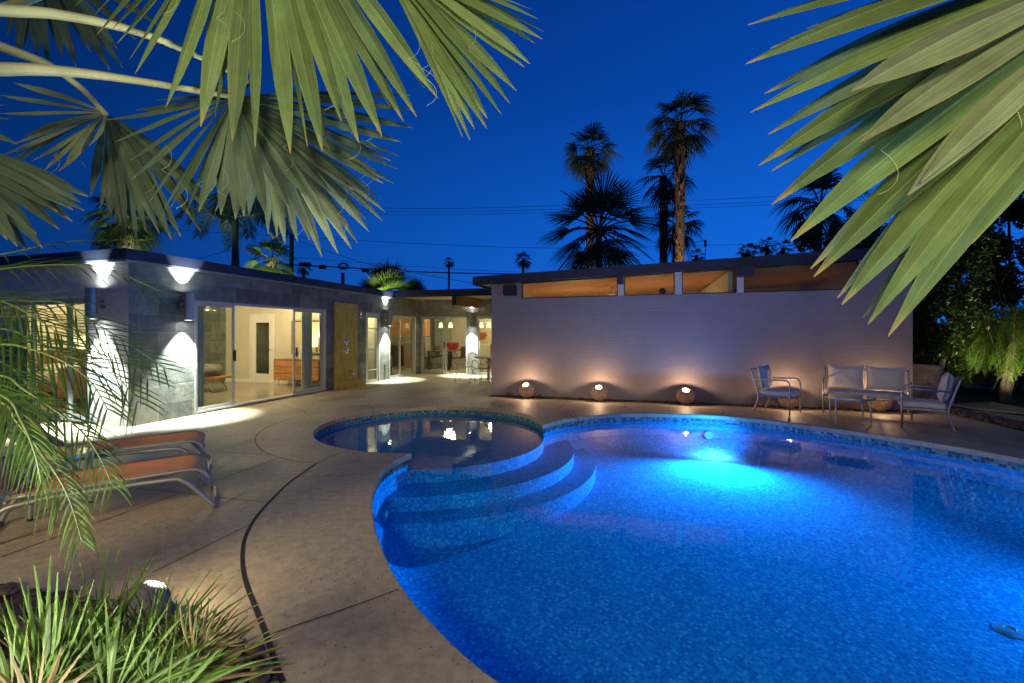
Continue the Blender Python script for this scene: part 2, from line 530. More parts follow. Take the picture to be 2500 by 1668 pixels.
M_ = dict(
    deck=concrete('deck_concrete', (.46, .385, .255)),
    joint=plain('joint_dark', (.02, .018, .016), .8),
    soil=plain('soil', (.055, .04, .028), .95, 0, .5, 20, 1, 60, .02),
    slateS=slate('slate_block_side', 1, (.10, .11, .108), (.22, .23, .19), (.28, .28, .25)), slateT=slate('slate_block_front', 0, (.10, .12, .11), (.20, .22, .20), (.36, .36, .32)),
    greyblock=slate('grey_block', 0, (.20, .19, .165), (.27, .255, .22), (.34, .32, .28), .35),
    greyblockS=slate('grey_block_side', 1, (.20, .19, .165), (.27, .255, .22), (.34, .32, .28), .35),
    stucco=plain('white_stucco', (.76, .73, .72), .85, 0, .08, 4, .4, 120, .004),
    ridged=ridged('ridged_stucco', (.37, .325, .325)),
    roof=plain('roof_fascia', (.018, .026, .055), .6, 0, .2, 4),
    roofgravel=plain('roof_top', (.12, .12, .12), .9, 0, .3, 30, .5, 80),
    alu=plain('aluminium', (.34, .34, .31), .42, .6, .08, 20),
    alufr=plain('anodised_frame', (.62, .62, .57), .45, .35, .06, 20),
    steel=plain('brushed_steel', (.42, .42, .43), .48, .8, .08, 20),
    chrome=plain('chrome', (.8, .8, .82), .22, 1.0, .03),
    black=plain('black_metal', (.02, .02, .022), .45, .3),
    glass=thinglass('window_glass'),
    water=thinglass('pool_water', (.62, .90, 1.0), 1.33, (5.0, .05, .02)),
    pool=mosaic('blue_mosaic', [(0, (.010, .17, .45)), (.16, (.018, .27, .56)), (.42, (.03, .35, .64)), (.70, (.014, .23, .53)), (.90, (.08, .46, .74))]),
    band=mosaic('green_mosaic', [(0, (.07, .11, .11)), (.25, (.17, .25, .23)), (.55, (.28, .36, .30)), (.8, (.12, .20, .21))], .04),
    yellow=plain('yellow_plaster', (.60, .43, .07), .6, 0, .25, 7, .4, 22, .01, (1, 1, .5)),
    cream=plain('cream_wall', (.58, .54, .42), .8, 0, .04),
    white=plain('white_paint', (.74, .72, .66), .5, 0, .04),
    ceiling=plain('ceiling_paint', (.66, .60, .46), .8, 0, .04),
    floor=plain('polished_floor', (.33, .29, .20), .22, 0, .1, 1.5),
    curtain=plain('curtain_cloth', (.52, .58, .48), .9, 0, .06),
    soffit=wood('soffit_wood', (.52, .36, .21), 0, 2, .5),
    orange=wood('ceiling_cedar', (.62, .30, .10), 0, 3, .4),
    beam=wood('beam_wood', (.36, .19, .075), 1, 3, .6),
    teak=wood('teak', (.46, .21, .075), 0, 3, .35),
    walnut=wood('walnut', (.16, .07, .03), 0, 3, .35),
    sling=plain('coral_sling', (.82, .34, .13), .75, 0, .08, 8, .3, 300, .002),
    cushion=plain('grey_cushion', (.74, .70, .68), .95, 0, .06, 4, .4, 25, .01),
    tabletop=plain('dark_glass_top', (.03, .033, .04), .12),
    darkstone=plain('dark_globe_stone', (.10, .09, .10), .9, 0, .3, 26, .8, 60, .008),
    stone=plain('globe_stone', (.55, .40, .27), .9, 0, .3, 26, .8, 60, .008),
    pebble=plain('pebble', (.10, .065, .05), .6, 0, .5, 7),
    fitting=plain('pool_fitting', (.10, .30, .45), .5),
    bulb=emis('lamp_glow', (1.0, .70, .42), 6),
    white_glow=emis('white_lamp_glow', (.93, 1.0, .96), 30),
    shade=emis('lamp_shade_glow', (1.0, .86, .38), 1.6),
    pool_glow=emis('pool_lamp_glow', (.2, .65, 1.0), .5),
    redpot=plain('red_ceramic', (.26, .05, .05), .3, 0, .7, 16),
    blackleather=plain('black_leather', (.025, .026, .025), .4),
    teal=plain('teal_ceramic', (.02, .13, .17), .25),
    paper=plain('picture_paper', (.55, .42, .28), .8, 0, .1, 2),
    redpaint=plain('red_paint', (.27, .07, .04), .6),
    grey=plain('grey_fabric', (.22, .20, .16), .9),
    frost=plain('frosted_glass', (.34, .37, .32), .16, 0, .1),
    wire=plain('cable_black', (.012, .012, .014), .7),
    trunk=trunkmat('palm_trunk_bark', (.30, .19, .10)),
    stem=trunkmat('shrub_bark', (.06, .045, .03)),
    dryleaf=leafmat('dry_leaf', (.22, .16, .07), (.2, .13, .05), .6, .2, .1),
    trunkp=trunkmat('pale_trunk_bark', (.20, .15, .11)),
    gtrunk=plain('green_trunk', (.10, .15, .08), .6, 0, .2, 4),
    fence=plain('fence_boards', (.20, .21, .15), .8, 0, .2, 5, .3, 30, .01, (6, 6, .5)),
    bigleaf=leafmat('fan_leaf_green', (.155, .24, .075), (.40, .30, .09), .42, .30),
    shadedleaf=leafmat('fan_leaf_shaded', (.085, .135, .075), (.30, .25, .10), .5, .25),  # darker copy of the leaf green, shade put into the colour
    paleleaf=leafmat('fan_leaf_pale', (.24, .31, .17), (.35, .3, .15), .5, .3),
    petiole=plain('petiole', (.40, .44, .26), .5, 0, .18, 9, .2, 50),
    fstalk=plain('frond_stalk', (.16, .22, .05), .5, 0, .2, 9),
    feather=leafmat('feather_leaf', (.085, .17, .022), (.30, .22, .02), .4, .3, .25),
    sword=leafmat('low_fan_leaf', (.085, .175, .02), (.2, .17, .03), .4, .2, .2),
    farleaf=leafmat('far_palm_leaf', (.07, .11, .04), (.05, .05, .02), .6, .2, 0),
    litleaf=leafmat('near_palm_leaf', (.07, .13, .022), (.1, .1, .03), .5, .3, 0),
    bush=leafmat('bush_leaf', (.05, .095, .018), (.07, .10, .02), .35, .25, 0),
    weed=leafmat('weed_leaf', (.06, .14, .02), (.1, .14, .03), .5, .3, 0),
)


def spot(name, loc, direction, power, col, half, blend=.15, size=.03, parent=None):
    l = bpy.data.lights.new(name, 'SPOT')
    l.energy = power; l.color = col; l.spot_size = 2 * half; l.spot_blend = blend; l.shadow_soft_size = size
    o = bpy.data.objects.new(name, l)
    COL.objects.link(o)
    o.location = loc
    o.rotation_euler = V(direction).to_track_quat('-Z', 'Y').to_euler()
    if parent: o.parent = parent
    return o


def plight(name, loc, power, col, size=.05, parent=None):
    l = bpy.data.lights.new(name, 'POINT')
    l.energy = power; l.color = col; l.shadow_soft_size = size
    o = bpy.data.objects.new(name, l); o.location = loc
    COL.objects.link(o)
    if parent: o.parent = parent
    return o


def alight(name, loc, direction, power, col, sx, sy, parent=None):
    l = bpy.data.lights.new(name, 'AREA')
    l.shape = 'RECTANGLE'; l.size = sx; l.size_y = sy; l.energy = power; l.color = col
    o = bpy.data.objects.new(name, l); o.location = loc
    o.rotation_euler = V(direction).to_track_quat('-Z', 'Y').to_euler()
    COL.objects.link(o)
    if parent: o.parent = parent
    return o

# ================================================================ POOL AND DECK
SC = V((-1.2875, 7.376, 0)); SR = 1.80
tip = V((0.545, 7.372, 0)); dpt = V((-1.28, 5.60, 0))
a_tip = atan2(tip.y - SC.y, tip.x - SC.x); a_d = atan2(dpt.y - SC.y, dpt.x - SC.x)
if a_d < a_tip: a_d += 2 * pi
spa = [SC + V((cos(a_tip + (a_d - a_tip) * i / 70), sin(a_tip + (a_d - a_tip) * i / 70), 0)) * SR for i in range(71)]
main_pts = [spa[-1], V((-1.385, 5.25, 0)), V((-1.41, 4.84, 0)), V((-1.31, 4.2, 0)), V((-1.12, 3.59, 0)), V((-.87, 3.02, 0)), V((-.65, 2.62, 0)),
            V((-.39, 2.26, 0)), V((-.08, 1.92, 0)), V((.5, 1.45, 0)), V((1.5, 1.0, 0)), V((2.9, .85, 0)), V((4.4, 1.3, 0)), V((5.6, 2.4, 0)),
            V((6.15, 3.8, 0)), V((6.03, 5.36, 0)), V((5.51, 6.41, 0)), V((4.75, 7.36, 0)), V((3.78, 8.14, 0)), V((2.42, 8.41, 0)), V((1.6, 8.26, 0)),
            V((.90, 7.84, 0)), spa[0]]
OUT = spa[:-1] + smooth_path(main_pts, 9)[:-1]          # closed, counter-clockwise


def offset(poly, d):
    n = len(poly); res = []
    for i in range(n):
        a = (poly[i] - poly[i - 1]).normalized(); b = (poly[(i + 1) % n] - poly[i]).normalized()
        t = (a + b).normalized(); nn = V((t.y, -t.x, 0))
        res.append(poly[i] + nn * d / max(.55, nn.dot(V((a.y, -a.x, 0)))))
    return res


area = sum(OUT[i - 1].x * OUT[i].y - OUT[i].x * OUT[i - 1].y for i in range(len(OUT))) / 2
SGN = 1 if area > 0 else -1


def off(d): return offset(OUT, d * SGN)     # + = outwards


def loop_strip(mb, A, B, za, zb, uv=False):
    n = len(A)
    acc = 0; ua = []
    for i in range(n + 1):
        ua.append(acc); acc += (A[(i + 1) % n] - A[i % n]).length
    va = [V((A[i % n].x, A[i % n].y, za)) for i in range(n + 1)]
    vb = [V((B[i % n].x, B[i % n].y, zb)) for i in range(n + 1)]
    fs = [(i, i + 1, n + 1 + i + 1, n + 1 + i) for i in range(n)]
    mb.add(va + vb, fs, [(ua[i], za) for i in range(n + 1)] + [(ua[i], zb) for i in range(n + 1)])


def fill_with_hole(outer, hole, z):
    pts = [p.to_2d() for p in outer] + [p.to_2d() for p in hole]
    no, nh = len(outer), len(hole)
    edges = [(i, (i + 1) % no) for i in range(no)] + [(no + i, no + (i + 1) % nh) for i in range(nh)]
    vs, es, fs, _, _, _ = delaunay_2d_cdt(pts, edges, [], 0, 1e-5)
    from mathutils.geometry import intersect_point_tri_2d
    hp = [p.to_2d() for p in hole]

    def inside(q):
        c = False; j = nh - 1
        for i in range(nh):
            if (hp[i].y > q.y) != (hp[j].y > q.y) and q.x < (hp[j].x - hp[i].x) * (q.y - hp[i].y) / (hp[j].y - hp[i].y) + hp[i].x: c = not c
            j = i
        return c
    ff = []
    for f in fs:
        c = sum((vs[i] for i in f), V((0, 0))) / len(f)
        if not inside(c): ff.append(tuple(f))
    return [V((p.x, p.y, z)) for p in vs], ff


WL = -.14
lip = off(-.03)        # nose of the deck edge
wall_ln = OUT
sq = [V((-26, -9, 0)), V((26, -9, 0)), V((26, 24, 0)), V((-26, 24, 0))]
mb = MB()
in0 = off(-.018)
vs, fs = fill_with_hole(sq, in0, 0)
mb.add(vs, fs)
mid1 = off(-.028)
for (A, B, za, zb) in ((in0, mid1, 0, -.008), (mid1, lip, -.008, -.02), (lip, lip, -.02, -.066), (lip, OUT, -.066, -.072)):
    loop_strip(mb, A, B, za, zb)
mb.uv = {}
tag(mb.build('deck', M_['deck'], smooth='auto'), kind='structure')
# far ground out to the horizon, below the deck sheet
mb = MB(); hole2 = [V((-25.9, -8.9, 0)), V((25.9, -8.9, 0)), V((25.9, 23.9, 0)), V((-25.9, 23.9, 0))]
vs, fs = fill_with_hole([V((-400, -400, 0)), V((400, -400, 0)), V((400, 500, 0)), V((-400, 500, 0))], hole2, -.05)
mb.add(vs, fs)
tag(mb.build('ground', M_['soil']), kind='structure')

pool = thing('swimming_pool', 'round-edged swimming pool lined in blue glass mosaic with curved steps and a circular shelf', 'swimming pool', (0, 0, 0))
mb = MB(); loop_strip(mb, OUT, OUT, -.072, -.155, True)
mb.build('waterline_tiles', M_['band'], pool)
mb = MB(); loop_strip(mb, OUT, OUT, -.155, -.40, True)
mb.build('wall', M_['pool'], pool)
# floor as a height field, coved up at the rim
import numpy as np
P2 = np.array([(p.x, p.y) for p in OUT]); Q2 = np.roll(P2, -1, axis=0)


def sdist(x, y):
    d = Q2 - P2; w = np.array([x, y]) - P2
    t = np.clip((w * d).sum(1) / (d * d).sum(1), 0, 1)
    dd = np.sqrt((((w - d * t[:, None]) ** 2).sum(1)).min())
    a, b = P2, Q2
    c = ((a[:, 1] > y) != (b[:, 1] > y)) & (x < (b[:, 0] - a[:, 0]) * (y - a[:, 1]) / (b[:, 1] - a[:, 1] + 1e-12) + a[:, 0])
    return dd if c.sum() % 2 else -dd


def floor_z(x, y, d):
    deep = -.90 + .25 * max(0, min(1, (y - 3) / 4.5))
    w = .62
    k = max(0, min(1, d / w))
    return -.38 + (deep + .38) * (1 - (1 - k) ** 2.2) ** .62


gx = [-3.2 + .08 * i for i in range(int(9.6 / .08))]; gy = [.7 + .08 * j for j in range(int(8.7 / .08))]
mb = MB(); idx = {}
for i, x in enumerate(gx):
    for j, y in enumerate(gy):
        d = sdist(x, y)
        if d > -.12:
            idx[i, j] = len(mb.v); mb.uv[len(mb.v)] = (x * .8 + y * .6, y * .8 - x * .6)
            mb.v.append((x, y, floor_z(x, y, d)))
for (i, j) in idx:
    q = [(i, j), (i + 1, j), (i + 1, j + 1), (i, j + 1)]
    if all(k in idx for k in q): mb.f.append(tuple(idx[k] for k in q))
mb.build('floor', M_['pool'], pool, smooth=True)


def step(name, r, z, zb, a0, a1):
    mb = MB(); n = 90
    ps = [SC + V((cos(a0 + (a1 - a0) * i / n), sin(a0 + (a1 - a0) * i / n), 0)) * r for i in range(n + 1)]
    top = [V((p.x, p.y, z)) for p in ps]
    c = V((SC.x, SC.y, z))
    b = mb.add([c] + top, [(0, i + 1, i + 2) for i in range(n)], [(c.x, c.y)] + [(p.x, p.y) for p in top])
    mb.add(top + [V((p.x, p.y, zb)) for p in ps], [(i, n + 1 + i, n + 2 + i, i + 1) for i in range(n)],
           [(i * r * (a1 - a0) / n, z) for i in range(n + 1)] + [(i * r * (a1 - a0) / n, zb) for i in range(n + 1)])
    mb.build(name, M_['pool'], pool)


step('shelf', SR - .004, -.205, -.40, 0, 2 * pi)
step('step', 2.27, -.365, -.56, radians(-128), radians(20))
step('step', 2.60, -.53, -.95, radians(-125), radians(18))
# return fitting, drain ring, lamp
def ringfit(loc, nrm, r, name, par, m):
    mb = MB(); q = V(nrm).to_track_quat('Z', 'Y').to_matrix()
    mb.lathe([(r * .35, .012), (r * .4, .02), (r * .75, .02), (r, .008), (r, 0)], 20, loc, q)
    return mb.build(name, m, par, smooth='auto')
ringfit(V((-1.28, 4.6, -.36)), (1, .1, 0), .045, 'return_fitting', pool, M_['alu'])
ringfit(V((3.92, 3.58, -.865)), (0, 0, 1), .10, 'drain', pool, M_['fitting'])

surf = MB(); surf.add([V((p.x, p.y, WL)) for p in OUT], [tuple(range(len(OUT)))])
wobj = surf.build('water', M_['water']); tag(wobj, kind='structure')
# make sure the water faces up
if wobj.data.polygons[0].normal.z < 0:
    wobj.data.flip_normals()

# pool lamp on the far wall
PLC = (.05, .40, 1.0)
pl_loc = G(1735, 1014); pl_loc = V((3.50, 8.10, -.34))
lamp = thing('pool_lamp', 'underwater lamp glowing in the far wall of the pool', 'pool lamp', pl_loc)
mb = MB(); q = V((-.25, -1, 0)).to_track_quat('Z', 'Y').to_matrix()
mb.lathe([(.0, -.005), (.05, 0), (.07, .0), (.07, .012), (.05, .016)], 24, (0, 0, 0), q)
mb.build('rim', M_['pool'], lamp, smooth='auto')
mb = MB(); mb.lathe([(.0, .012), (.045, .012), (.045, .006)], 24, (0, 0, 0), q)
mb.build('lens', M_['fitting'], lamp)
spot('pool_light', (-.1, -.50, .14), (-.35, -1, .03), 1250, PLC, radians(88), 1.0, .05, lamp)
spot('pool_light', (-.1, -.48, .10), (0, 1, -.35), 50, (.06, .40, 1.0), radians(78), .7, .04, lamp)
spot('pool_lamp_spill', (0, -.34, .12), (-.1, -.1, -1), 60, (1.0, .50, .60), radians(58), 1.0, .05, lamp)
# second lamp, added unseen in the right wall to light the near pool
fill_pool_lamp = thing('pool_lamp', 'added underwater lamp in the right wall of the pool, out of view', 'pool lamp', V((5.98, 2.95, -.36)))
mb = MB(); q = V((-1, .25, 0)).to_track_quat('Z', 'Y').to_matrix()
mb.lathe([(.0, -.005), (.10, 0), (.13, .0), (.13, .02), (.10, .03)], 24, (0, 0, 0), q)
mb.build('rim', M_['chrome'], fill_pool_lamp, smooth='auto')
spot('pool_light', (-.5, .1, .18), (-1, .12, -.05), 230, (.03, .38, 1.0), radians(88), .8, .05, fill_pool_lamp)

# deck joints: narrow dark strips 3 mm above the slab
def joint(pts, w, name='deck_joint', z=.003, sm=True):
    P = [G(*p) if len(p) == 2 and not isinstance(p, V) else V(p) for p in pts]
    P = [V((p.x, p.y, 0)) for p in P]
    if sm and len(P) > 2: P = smooth_path(P, 6)
    L = []; Rr = []
    for i, p in enumerate(P):
        t = (P[min(i + 1, len(P) - 1)] - P[max(i - 1, 0)]).normalized(); n = V((-t.y, t.x, 0))
        L.append(V((*(p + n * w / 2).to_2d(), z))); Rr.append(V((*(p - n * w / 2).to_2d(), z)))
    mb = MB(); mb.strip(Rr, L)
    return tag(mb.build(name, M_['joint']), kind='structure')


joint([(771, 1133), (735, 1158), (700, 1184), (656, 1228), (622, 1268), (599, 1312), (592, 1352), (594, 1395), (606, 1440), (626, 1492), (652, 1560), (668, 1610), (690, 1668)], .024, 'drain_channel')
joint([(851, 1100), (810, 1115), (771, 1133)], .008, z=.0033)
joint([(771, 1131), (725, 1127), (682, 1117), (645, 1104), (624, 1081), (630, 1060), (664, 1038), (700, 1026), (750, 1013.5), (852, 994), (954, 986.7), (1066, 981.6), (1148, 985), (1230, 990), (1300, 998), (1358, 1003)], .010, 'deck_joint', .0036)
for pts in ([(0, 1362), (273, 1264), (443, 1204.5), (686, 1117)], [(370, 1400), (507, 1332), (609, 1283)], [(324, 1192), (443, 1204), (532, 1215), (656, 1228)],
            [(507, 1104), (570, 1089), (624, 1070)], [(511, 1102), (600, 1108), (660, 1112)], [(0, 1233), (180, 1188), (330, 1150), (507, 1104)],
            [(655, 1553), (700, 1536), (837, 1490), (975, 1440)], [(733, 1165), (830, 1162), (926, 1156)],
            [(750, 993), (870, 964), (1025, 933)], [(862, 1006), (949, 981.6), (1143, 933)], [(1093, 981), (1200, 946)], [(700, 984), (870, 968), (1110, 960)],
            [(1066, 991), (1070, 981.6)], [(913, 1007), (905, 992)], [(1220, 997), (1221, 988)], [(750, 1011), (735, 1000), (690, 992)],
            [(1358, 1003), (1391, 974)], [(1524, 997), (1529, 979)], [(1674, 984), (1686, 998)], [(1830, 991), (1868, 1014)],
            [(1530, 998), (1571, 1009)], [(1763, 1014), (1768, 1003)], [(2037, 1014), (2110, 1039)], [(1967, 1037), (1988, 1027)], [(2206, 1070), (2245, 1058)],
            [(2228, 1017), (2330, 1046), (2420, 1072), (2500, 1094)]):
    joint(pts, .009 if len(pts) > 3 else .008, sm=False, z=.0042 + .00025 * (R_.random()))
ro = [p for p in off(.62)]
far = [p for p in ro if p.y > 5.3 and p.x > .9]
far.sort(key=lambda p: p.x)
joint(far, .008, z=.0062, sm=False)
# bed at the foot of the ridged wall and on the right
mb = MB()
mb.add([H(-3.44, 10.335, .004), H(-3.44, 10.0, .004), H(4.95, 10.12, .004), H(4.95, 10.335, .004)], [(0, 1, 2, 3)])
tag(mb.build('planting_strip', M_['soil']), kind='structure')
mb = MB()
br = [G(2190, 985), G(2290, 1003), G(2500, 1055), V((13, 6.0, 0)), V((22, 7, 0)), V((22, 20, 0)), H(4.98, 18), H(4.98, 10.36)]
mb.add([V((p.x, p.y, .005)) for p in br], [tuple(range(len(br)))])
tag(mb.build('garden_bed', M_['soil']), kind='structure')
# path slabs crossing the bed on the right
for k, q in enumerate(([(2310, 990), (2420, 985), (2520, 1003), (2500, 1012), (2400, 1003)], [(2330, 1003), (2410, 1009), (2560, 1030), (2560, 1045), (2440, 1031)])):
    mb = MB(); ps = [G(*p) for p in q]; n = len(ps)
    mb.add([V((p.x, p.y, .005)) for p in ps] + [V((p.x, p.y, .035)) for p in ps], [tuple(range(n, 2 * n))] + [(i, (i + 1) % n, n + (i + 1) % n, n + i) for i in range(n)])
    tag(mb.build('path', M_['deck']), kind='structure')


def pebbles(region, n, r0, r1, z=0.0, name='pebbles'):
    mb = MB()
    for _ in range(n):
        x, y = region()
        r = R_.uniform(r0, r1); a = R_.uniform(0, pi); sx = R_.uniform(1, 1.5); sz = R_.uniform(.45, .7)
        M = Matrix.Rotation(a, 3, 'Z') @ Matrix.Diagonal((sx * r, r, sz * r))
        b = len(mb.v)
        vs = []
        N, K = 9, 5
        for i in range(K + 1):
            ph = pi * i / K
            for k in range(N):
                th = 2 * pi * k / N
                vs.append(M @ V((sin(ph) * cos(th), sin(ph) * sin(th), cos(ph))) + V((x, y, z + r * sz * .7)))
        fs = [(i * N + k, i * N + (k + 1) % N, (i + 1) * N + (k + 1) % N, (i + 1) * N + k) for i in range(K) for k in range(N)]
        mb.add(vs, fs)
    o = mb.build(name, M_['pebble'], smooth=True)
    return tag(o, kind='stuff')


# planter pocket at the lower left: soil with river stones
bed = [G(0, 1440), G(110, 1447), G(250, 1470), G(420, 1510), G(560, 1560), G(640, 1600), G(690, 1680), V((-.65, 1.2, 0)), V((-1.0, .2, 0)), V((-5, .2, 0)), V((-5, 2.3, 0))]
bedp = [p.to_2d() for p in bed]
mb = MB(); mb.add([V((p.x, p.y, .0065)) for p in bedp], [tuple(range(len(bedp)))])
tag(mb.build('planting_bed', M_['soil']), kind='structure')


def inpoly(q, P):
    c = False; j = len(P) - 1
    for i in range(len(P)):
        if (P[i].y > q[1]) != (P[j].y > q[1]) and q[0] < (P[j].x - P[i].x) * (q[1] - P[i].y) / (P[j].y - P[i].y) + P[i].x: c = not c
        j = i
    return c


def reg_bed():
    while True:
        q = (R_.uniform(-4.2, -.6), R_.uniform(.9, 2.7))
        if inpoly(q, bedp): return q


tag(pebbles(reg_bed, 1500, .022, .042, .005), 'dark rounded river stones filling the planting bed at lower left', 'pebbles')
ga, gb = G(2290, 1003), G(2500, 1052)


def reg_r():
    k = R_.random() * 1.3
    p = ga.lerp(gb, k) + V((R_.uniform(0, .45), R_.uniform(0, .25), 0)); return p.x, p.y


tag(pebbles(reg_r, 220, .03, .06, .005), 'line of dark stones along the right edge of the deck', 'pebbles')


def reg_s():
    p = H(R_.uniform(-3.4, 4.9), R_.uniform(10.05, 10.3)); return p.x, p.y


tag(pebbles(reg_s, 420, .012, .03, .003), 'small dark stones along the foot of the ridged wall', 'pebbles')

# ================================================================ HOUSE
S0, T0, TD, TR = -7.75, 5.237, 15.06, 10.34


def onT(u, v, t):
    k = (u - 1250) / FPX
    s = t * (k * AX.y - AX.x) / (BX.x - k * BX.y)
    return s, EYE + (HZ - v) * (s * BX.y + t * AX.y) / FPX


def onS(u, v, s):
    k = (u - 1250) / FPX
    t = s * (k * BX.y - BX.x) / (AX.x - k * AX.y)
    return t, EYE + (HZ - v) * (s * BX.y + t * AX.y) / FPX


MS = Matrix(((0, -1, 0, S0), (1, 0, 0, 0), (0, 0, 1, 0), (0, 0, 0, 1)))      # x->t, y->-s (into the wall)


def MT(t): return Matrix(((1, 0, 0, 0), (0, 1, 0, t), (0, 0, 1, 0), (0, 0, 0, 1)))


house = hthing('house', 'low flat-roofed house wing of grey slate block with sliding glass doors around the patio corner', 'house', 0, 0)

# slate wall along the patio
mb = MB()
for a, b in ((T0, 6.33), (9.90, 11.66), (12.41, 12.95), (14.72, TD)):
    mb.box(a, b, 0, .2, 0, 2.07, MS)
mb.box(T0, TD, 0, .2, 2.07, 2.66, MS)
mb.build('slate_wall', M_['slateS'], house)
mb = MB()
M = MT(TD)
for a, b in ((S0 - .004, -7.72), (-5.916, -5.566)):
    mb.box(a, b, 0.001, .2, 0, 2.07, M)
mb.box(S0 - .004, -3.3, 0.001, .2, 2.07, 2.70, M)
mb.build('block_wall', M_['greyblock'], house)
# white stucco end wall
mb = MB(); M = MT(T0)
mb.box(-8.62, S0 - .003, -.003, .2, 0, 2.05, M); mb.box(-15, S0 - .003, -.003, .2, 2.05, 2.63, M); mb.box(-15, -12.4, -.003, .2, 0, 2.05, M)
mb.build('stucco_wall', M_['stucco'], house)
# roof and fascia
mb = MB()
mb.box(-15.2, S0 + .06, T0 - .07, 13.16, 2.665, 2.775); mb.box(-15.2, -3.45, 13.16, 21, 2.70, 2.82)
mb.build('roof', M_['roofgravel'], house)
mb = MB()
mb.box(S0 + .06, S0 + .10, T0 - .11, 13.10, 2.625, 2.79); mb.box(-15.2, S0 + .06, T0 - .11, T0 - .07, 2.625, 2.79)
mb.box(S0 + .06, -3.50, 13.10, 13.16, 2.62, 2.84)
mb.build('fascia', M_['roof'], house)
mb = MB(); mb.box(S0 + .01, S0 + .085, T0 - .085, 13.09, 2.592, 2.622); mb.box(-15.2, S0 + .01, T0 - .095, T0 - .01, 2.592, 2.622)
mb.build('trim', M_['alu'], house)
mb = MB(); mb.box(S0 + .002, -3.46, 13.165, TD - .002, 2.665, 2.698)
mb.build('soffit', M_['soffit'], house)
mb = MB(); M = Matrix.Translation((-5.62, 13.2, 0)) @ Matrix.Rotation(-.10, 4, 'Z')
mb.box(-.06, .06, 0, 1.84, 2.35, 2.66, M)
mb.build('beam', M_['beam'], house, bevel=.008)
mb = MB(); mb.box(-.065, .065, -.03, -.002, 2.345, 2.665, M); mb.build('beam_cap', M_['black'], house)
vt = onS(837, 0, -8.3)[0]
mb = MB(); mb.tube([(-8.3, vt, 2.77), (-8.3, vt, 3.22)], .05, 10); mb.tube([(-8.3, vt, 2.77), (-8.3, vt, 2.84)], .12, 10)
mb.build('vent_pipe', M_['black'], house)
mb = MB(); mb.box(-7.4, -6.6, 14.6, 15.3, 2.83, 2.98); mb.build('roof_hatch', M_['roof'], house, bevel=.02)

# interior shell
mb = MB(); mb.box(-14, -7.95, 5.44, 20.5, -.02, .012); mb.box(-7.95, -3.4, 15.26, 20.5, -.02, .012)
mb.build('interior_floor', M_['floor'], house)
mb = MB(); mb.box(-14, -7.95, 5.44, 20.5, 2.50, 2.53); mb.box(-7.95, -3.4, 15.26, 20.5, 2.50, 2.53)
mb.build('interior_ceiling', M_['ceiling'], house)
mb = MB()
mb.box(-14.1, -14, 5.44, 20.5, 0, 2.5); mb.box(-14, -3.4, 20.5, 20.6, 0, 2.5); mb.box(-14, -7.95, 12.55, 12.65, 0, 2.5)
mb.box(-3.5, -3.4, 15.26, 20.5, 0, 2.5)
mb.box(-10.273, -7.953, 10.9, 11.0, 0, 2.5)              # wall with the door and dresser
mb.box(-11.172, -10.273, 10.9, 11.0, 2.04, 2.5)
mb.box(-12.1, -11.172, 10.9, 11.0, 0, 2.5)
mb.build('interior_wall', M_['cream'], house)
mb = MB(); mb.box(-11.2, -11.1, 11.002, 12.54, .013, 2.49); mb.box(-9.85, -9.75, 11.002, 12.54, .013, 2.49); mb.box(-11.098, -9.852, 12.44, 12.54, .013, 2.49)  # enclosure added behind the door so the pane stays dark
mb.build('added_closet_wall', M_['frost'], house)
mb = MB(); mb.box(-14, -12.1, 10.9, 11.0, 0, 2.5); mb.build('slate_interior_wall', M_['slateT'], house)
# baseboards
mb = MB(); mb.box(-10.262, -7.96, 10.88, 10.897, .012, .10); mb.box(-12.1, -11.183, 10.88, 10.897, .012, .10)
mb.build('baseboard', M_['white'], house)


def slider(name, M, x0, x1, z0, z1, panels, par, stile=.05, y=.02, handles=()):
    """outer frame, plus framed glass panels [(a, b, glazed)]"""
    mb = MB()
    fr = .045
    mb.box(x0, x0 + fr, y - .02, y + .11, z0, z1, M); mb.box(x1 - fr, x1, y - .02, y + .11, z0, z1, M)
    mb.box(x0 + fr, x1 - fr, y - .02, y + .11, z1 - fr, z1, M); mb.box(x0 + fr, x1 - fr, y - .03, y + .12, z0, z0 + .035, M)
    o = mb.build(name, M_['alufr'], par, bevel=.003)
    for i, (a, b, g) in enumerate(panels):
        yy = y + .01 + .035 * (i % 2)
        pm = MB()
        pz0, pz1 = z0 + .036, z1 - fr - .001
        pm.box(a, a + stile, yy, yy + .03, pz0, pz1, M); pm.box(b - stile, b, yy, yy + .03, pz0, pz1, M)
        pm.box(a + stile, b - stile, yy, yy + .03, pz0, pz0 + .06, M); pm.box(a + stile, b - stile, yy, yy + .03, pz1 - .045, pz1, M)
        p = pm.build('panel_frame', M_['alufr'], o, bevel=.003)
        if g:
            gm = MB(); gm.box(a + stile, b - stile, yy + .012, yy + .018, pz0 + .06, pz1 - .045, M)
            gm.build('glass', M_['glass'], o)
    for hx, hz, hw in handles:
        hm = MB(); hm.box(hx - .018, hx + .018, y - .028, y - .002, hz - .11, hz + .11, M)
        hm.tube([M @ V((hx + hw, y - .03, hz - .09)), M @ V((hx + hw * 2.2, y - .04, hz - .06)), M @ V((hx + hw * 2.2, y - .04, hz + .06)), M @ V((hx + hw, y - .03, hz + .09))], .007, 6)
        hm.build('handle', M_['black'], o)
    return o


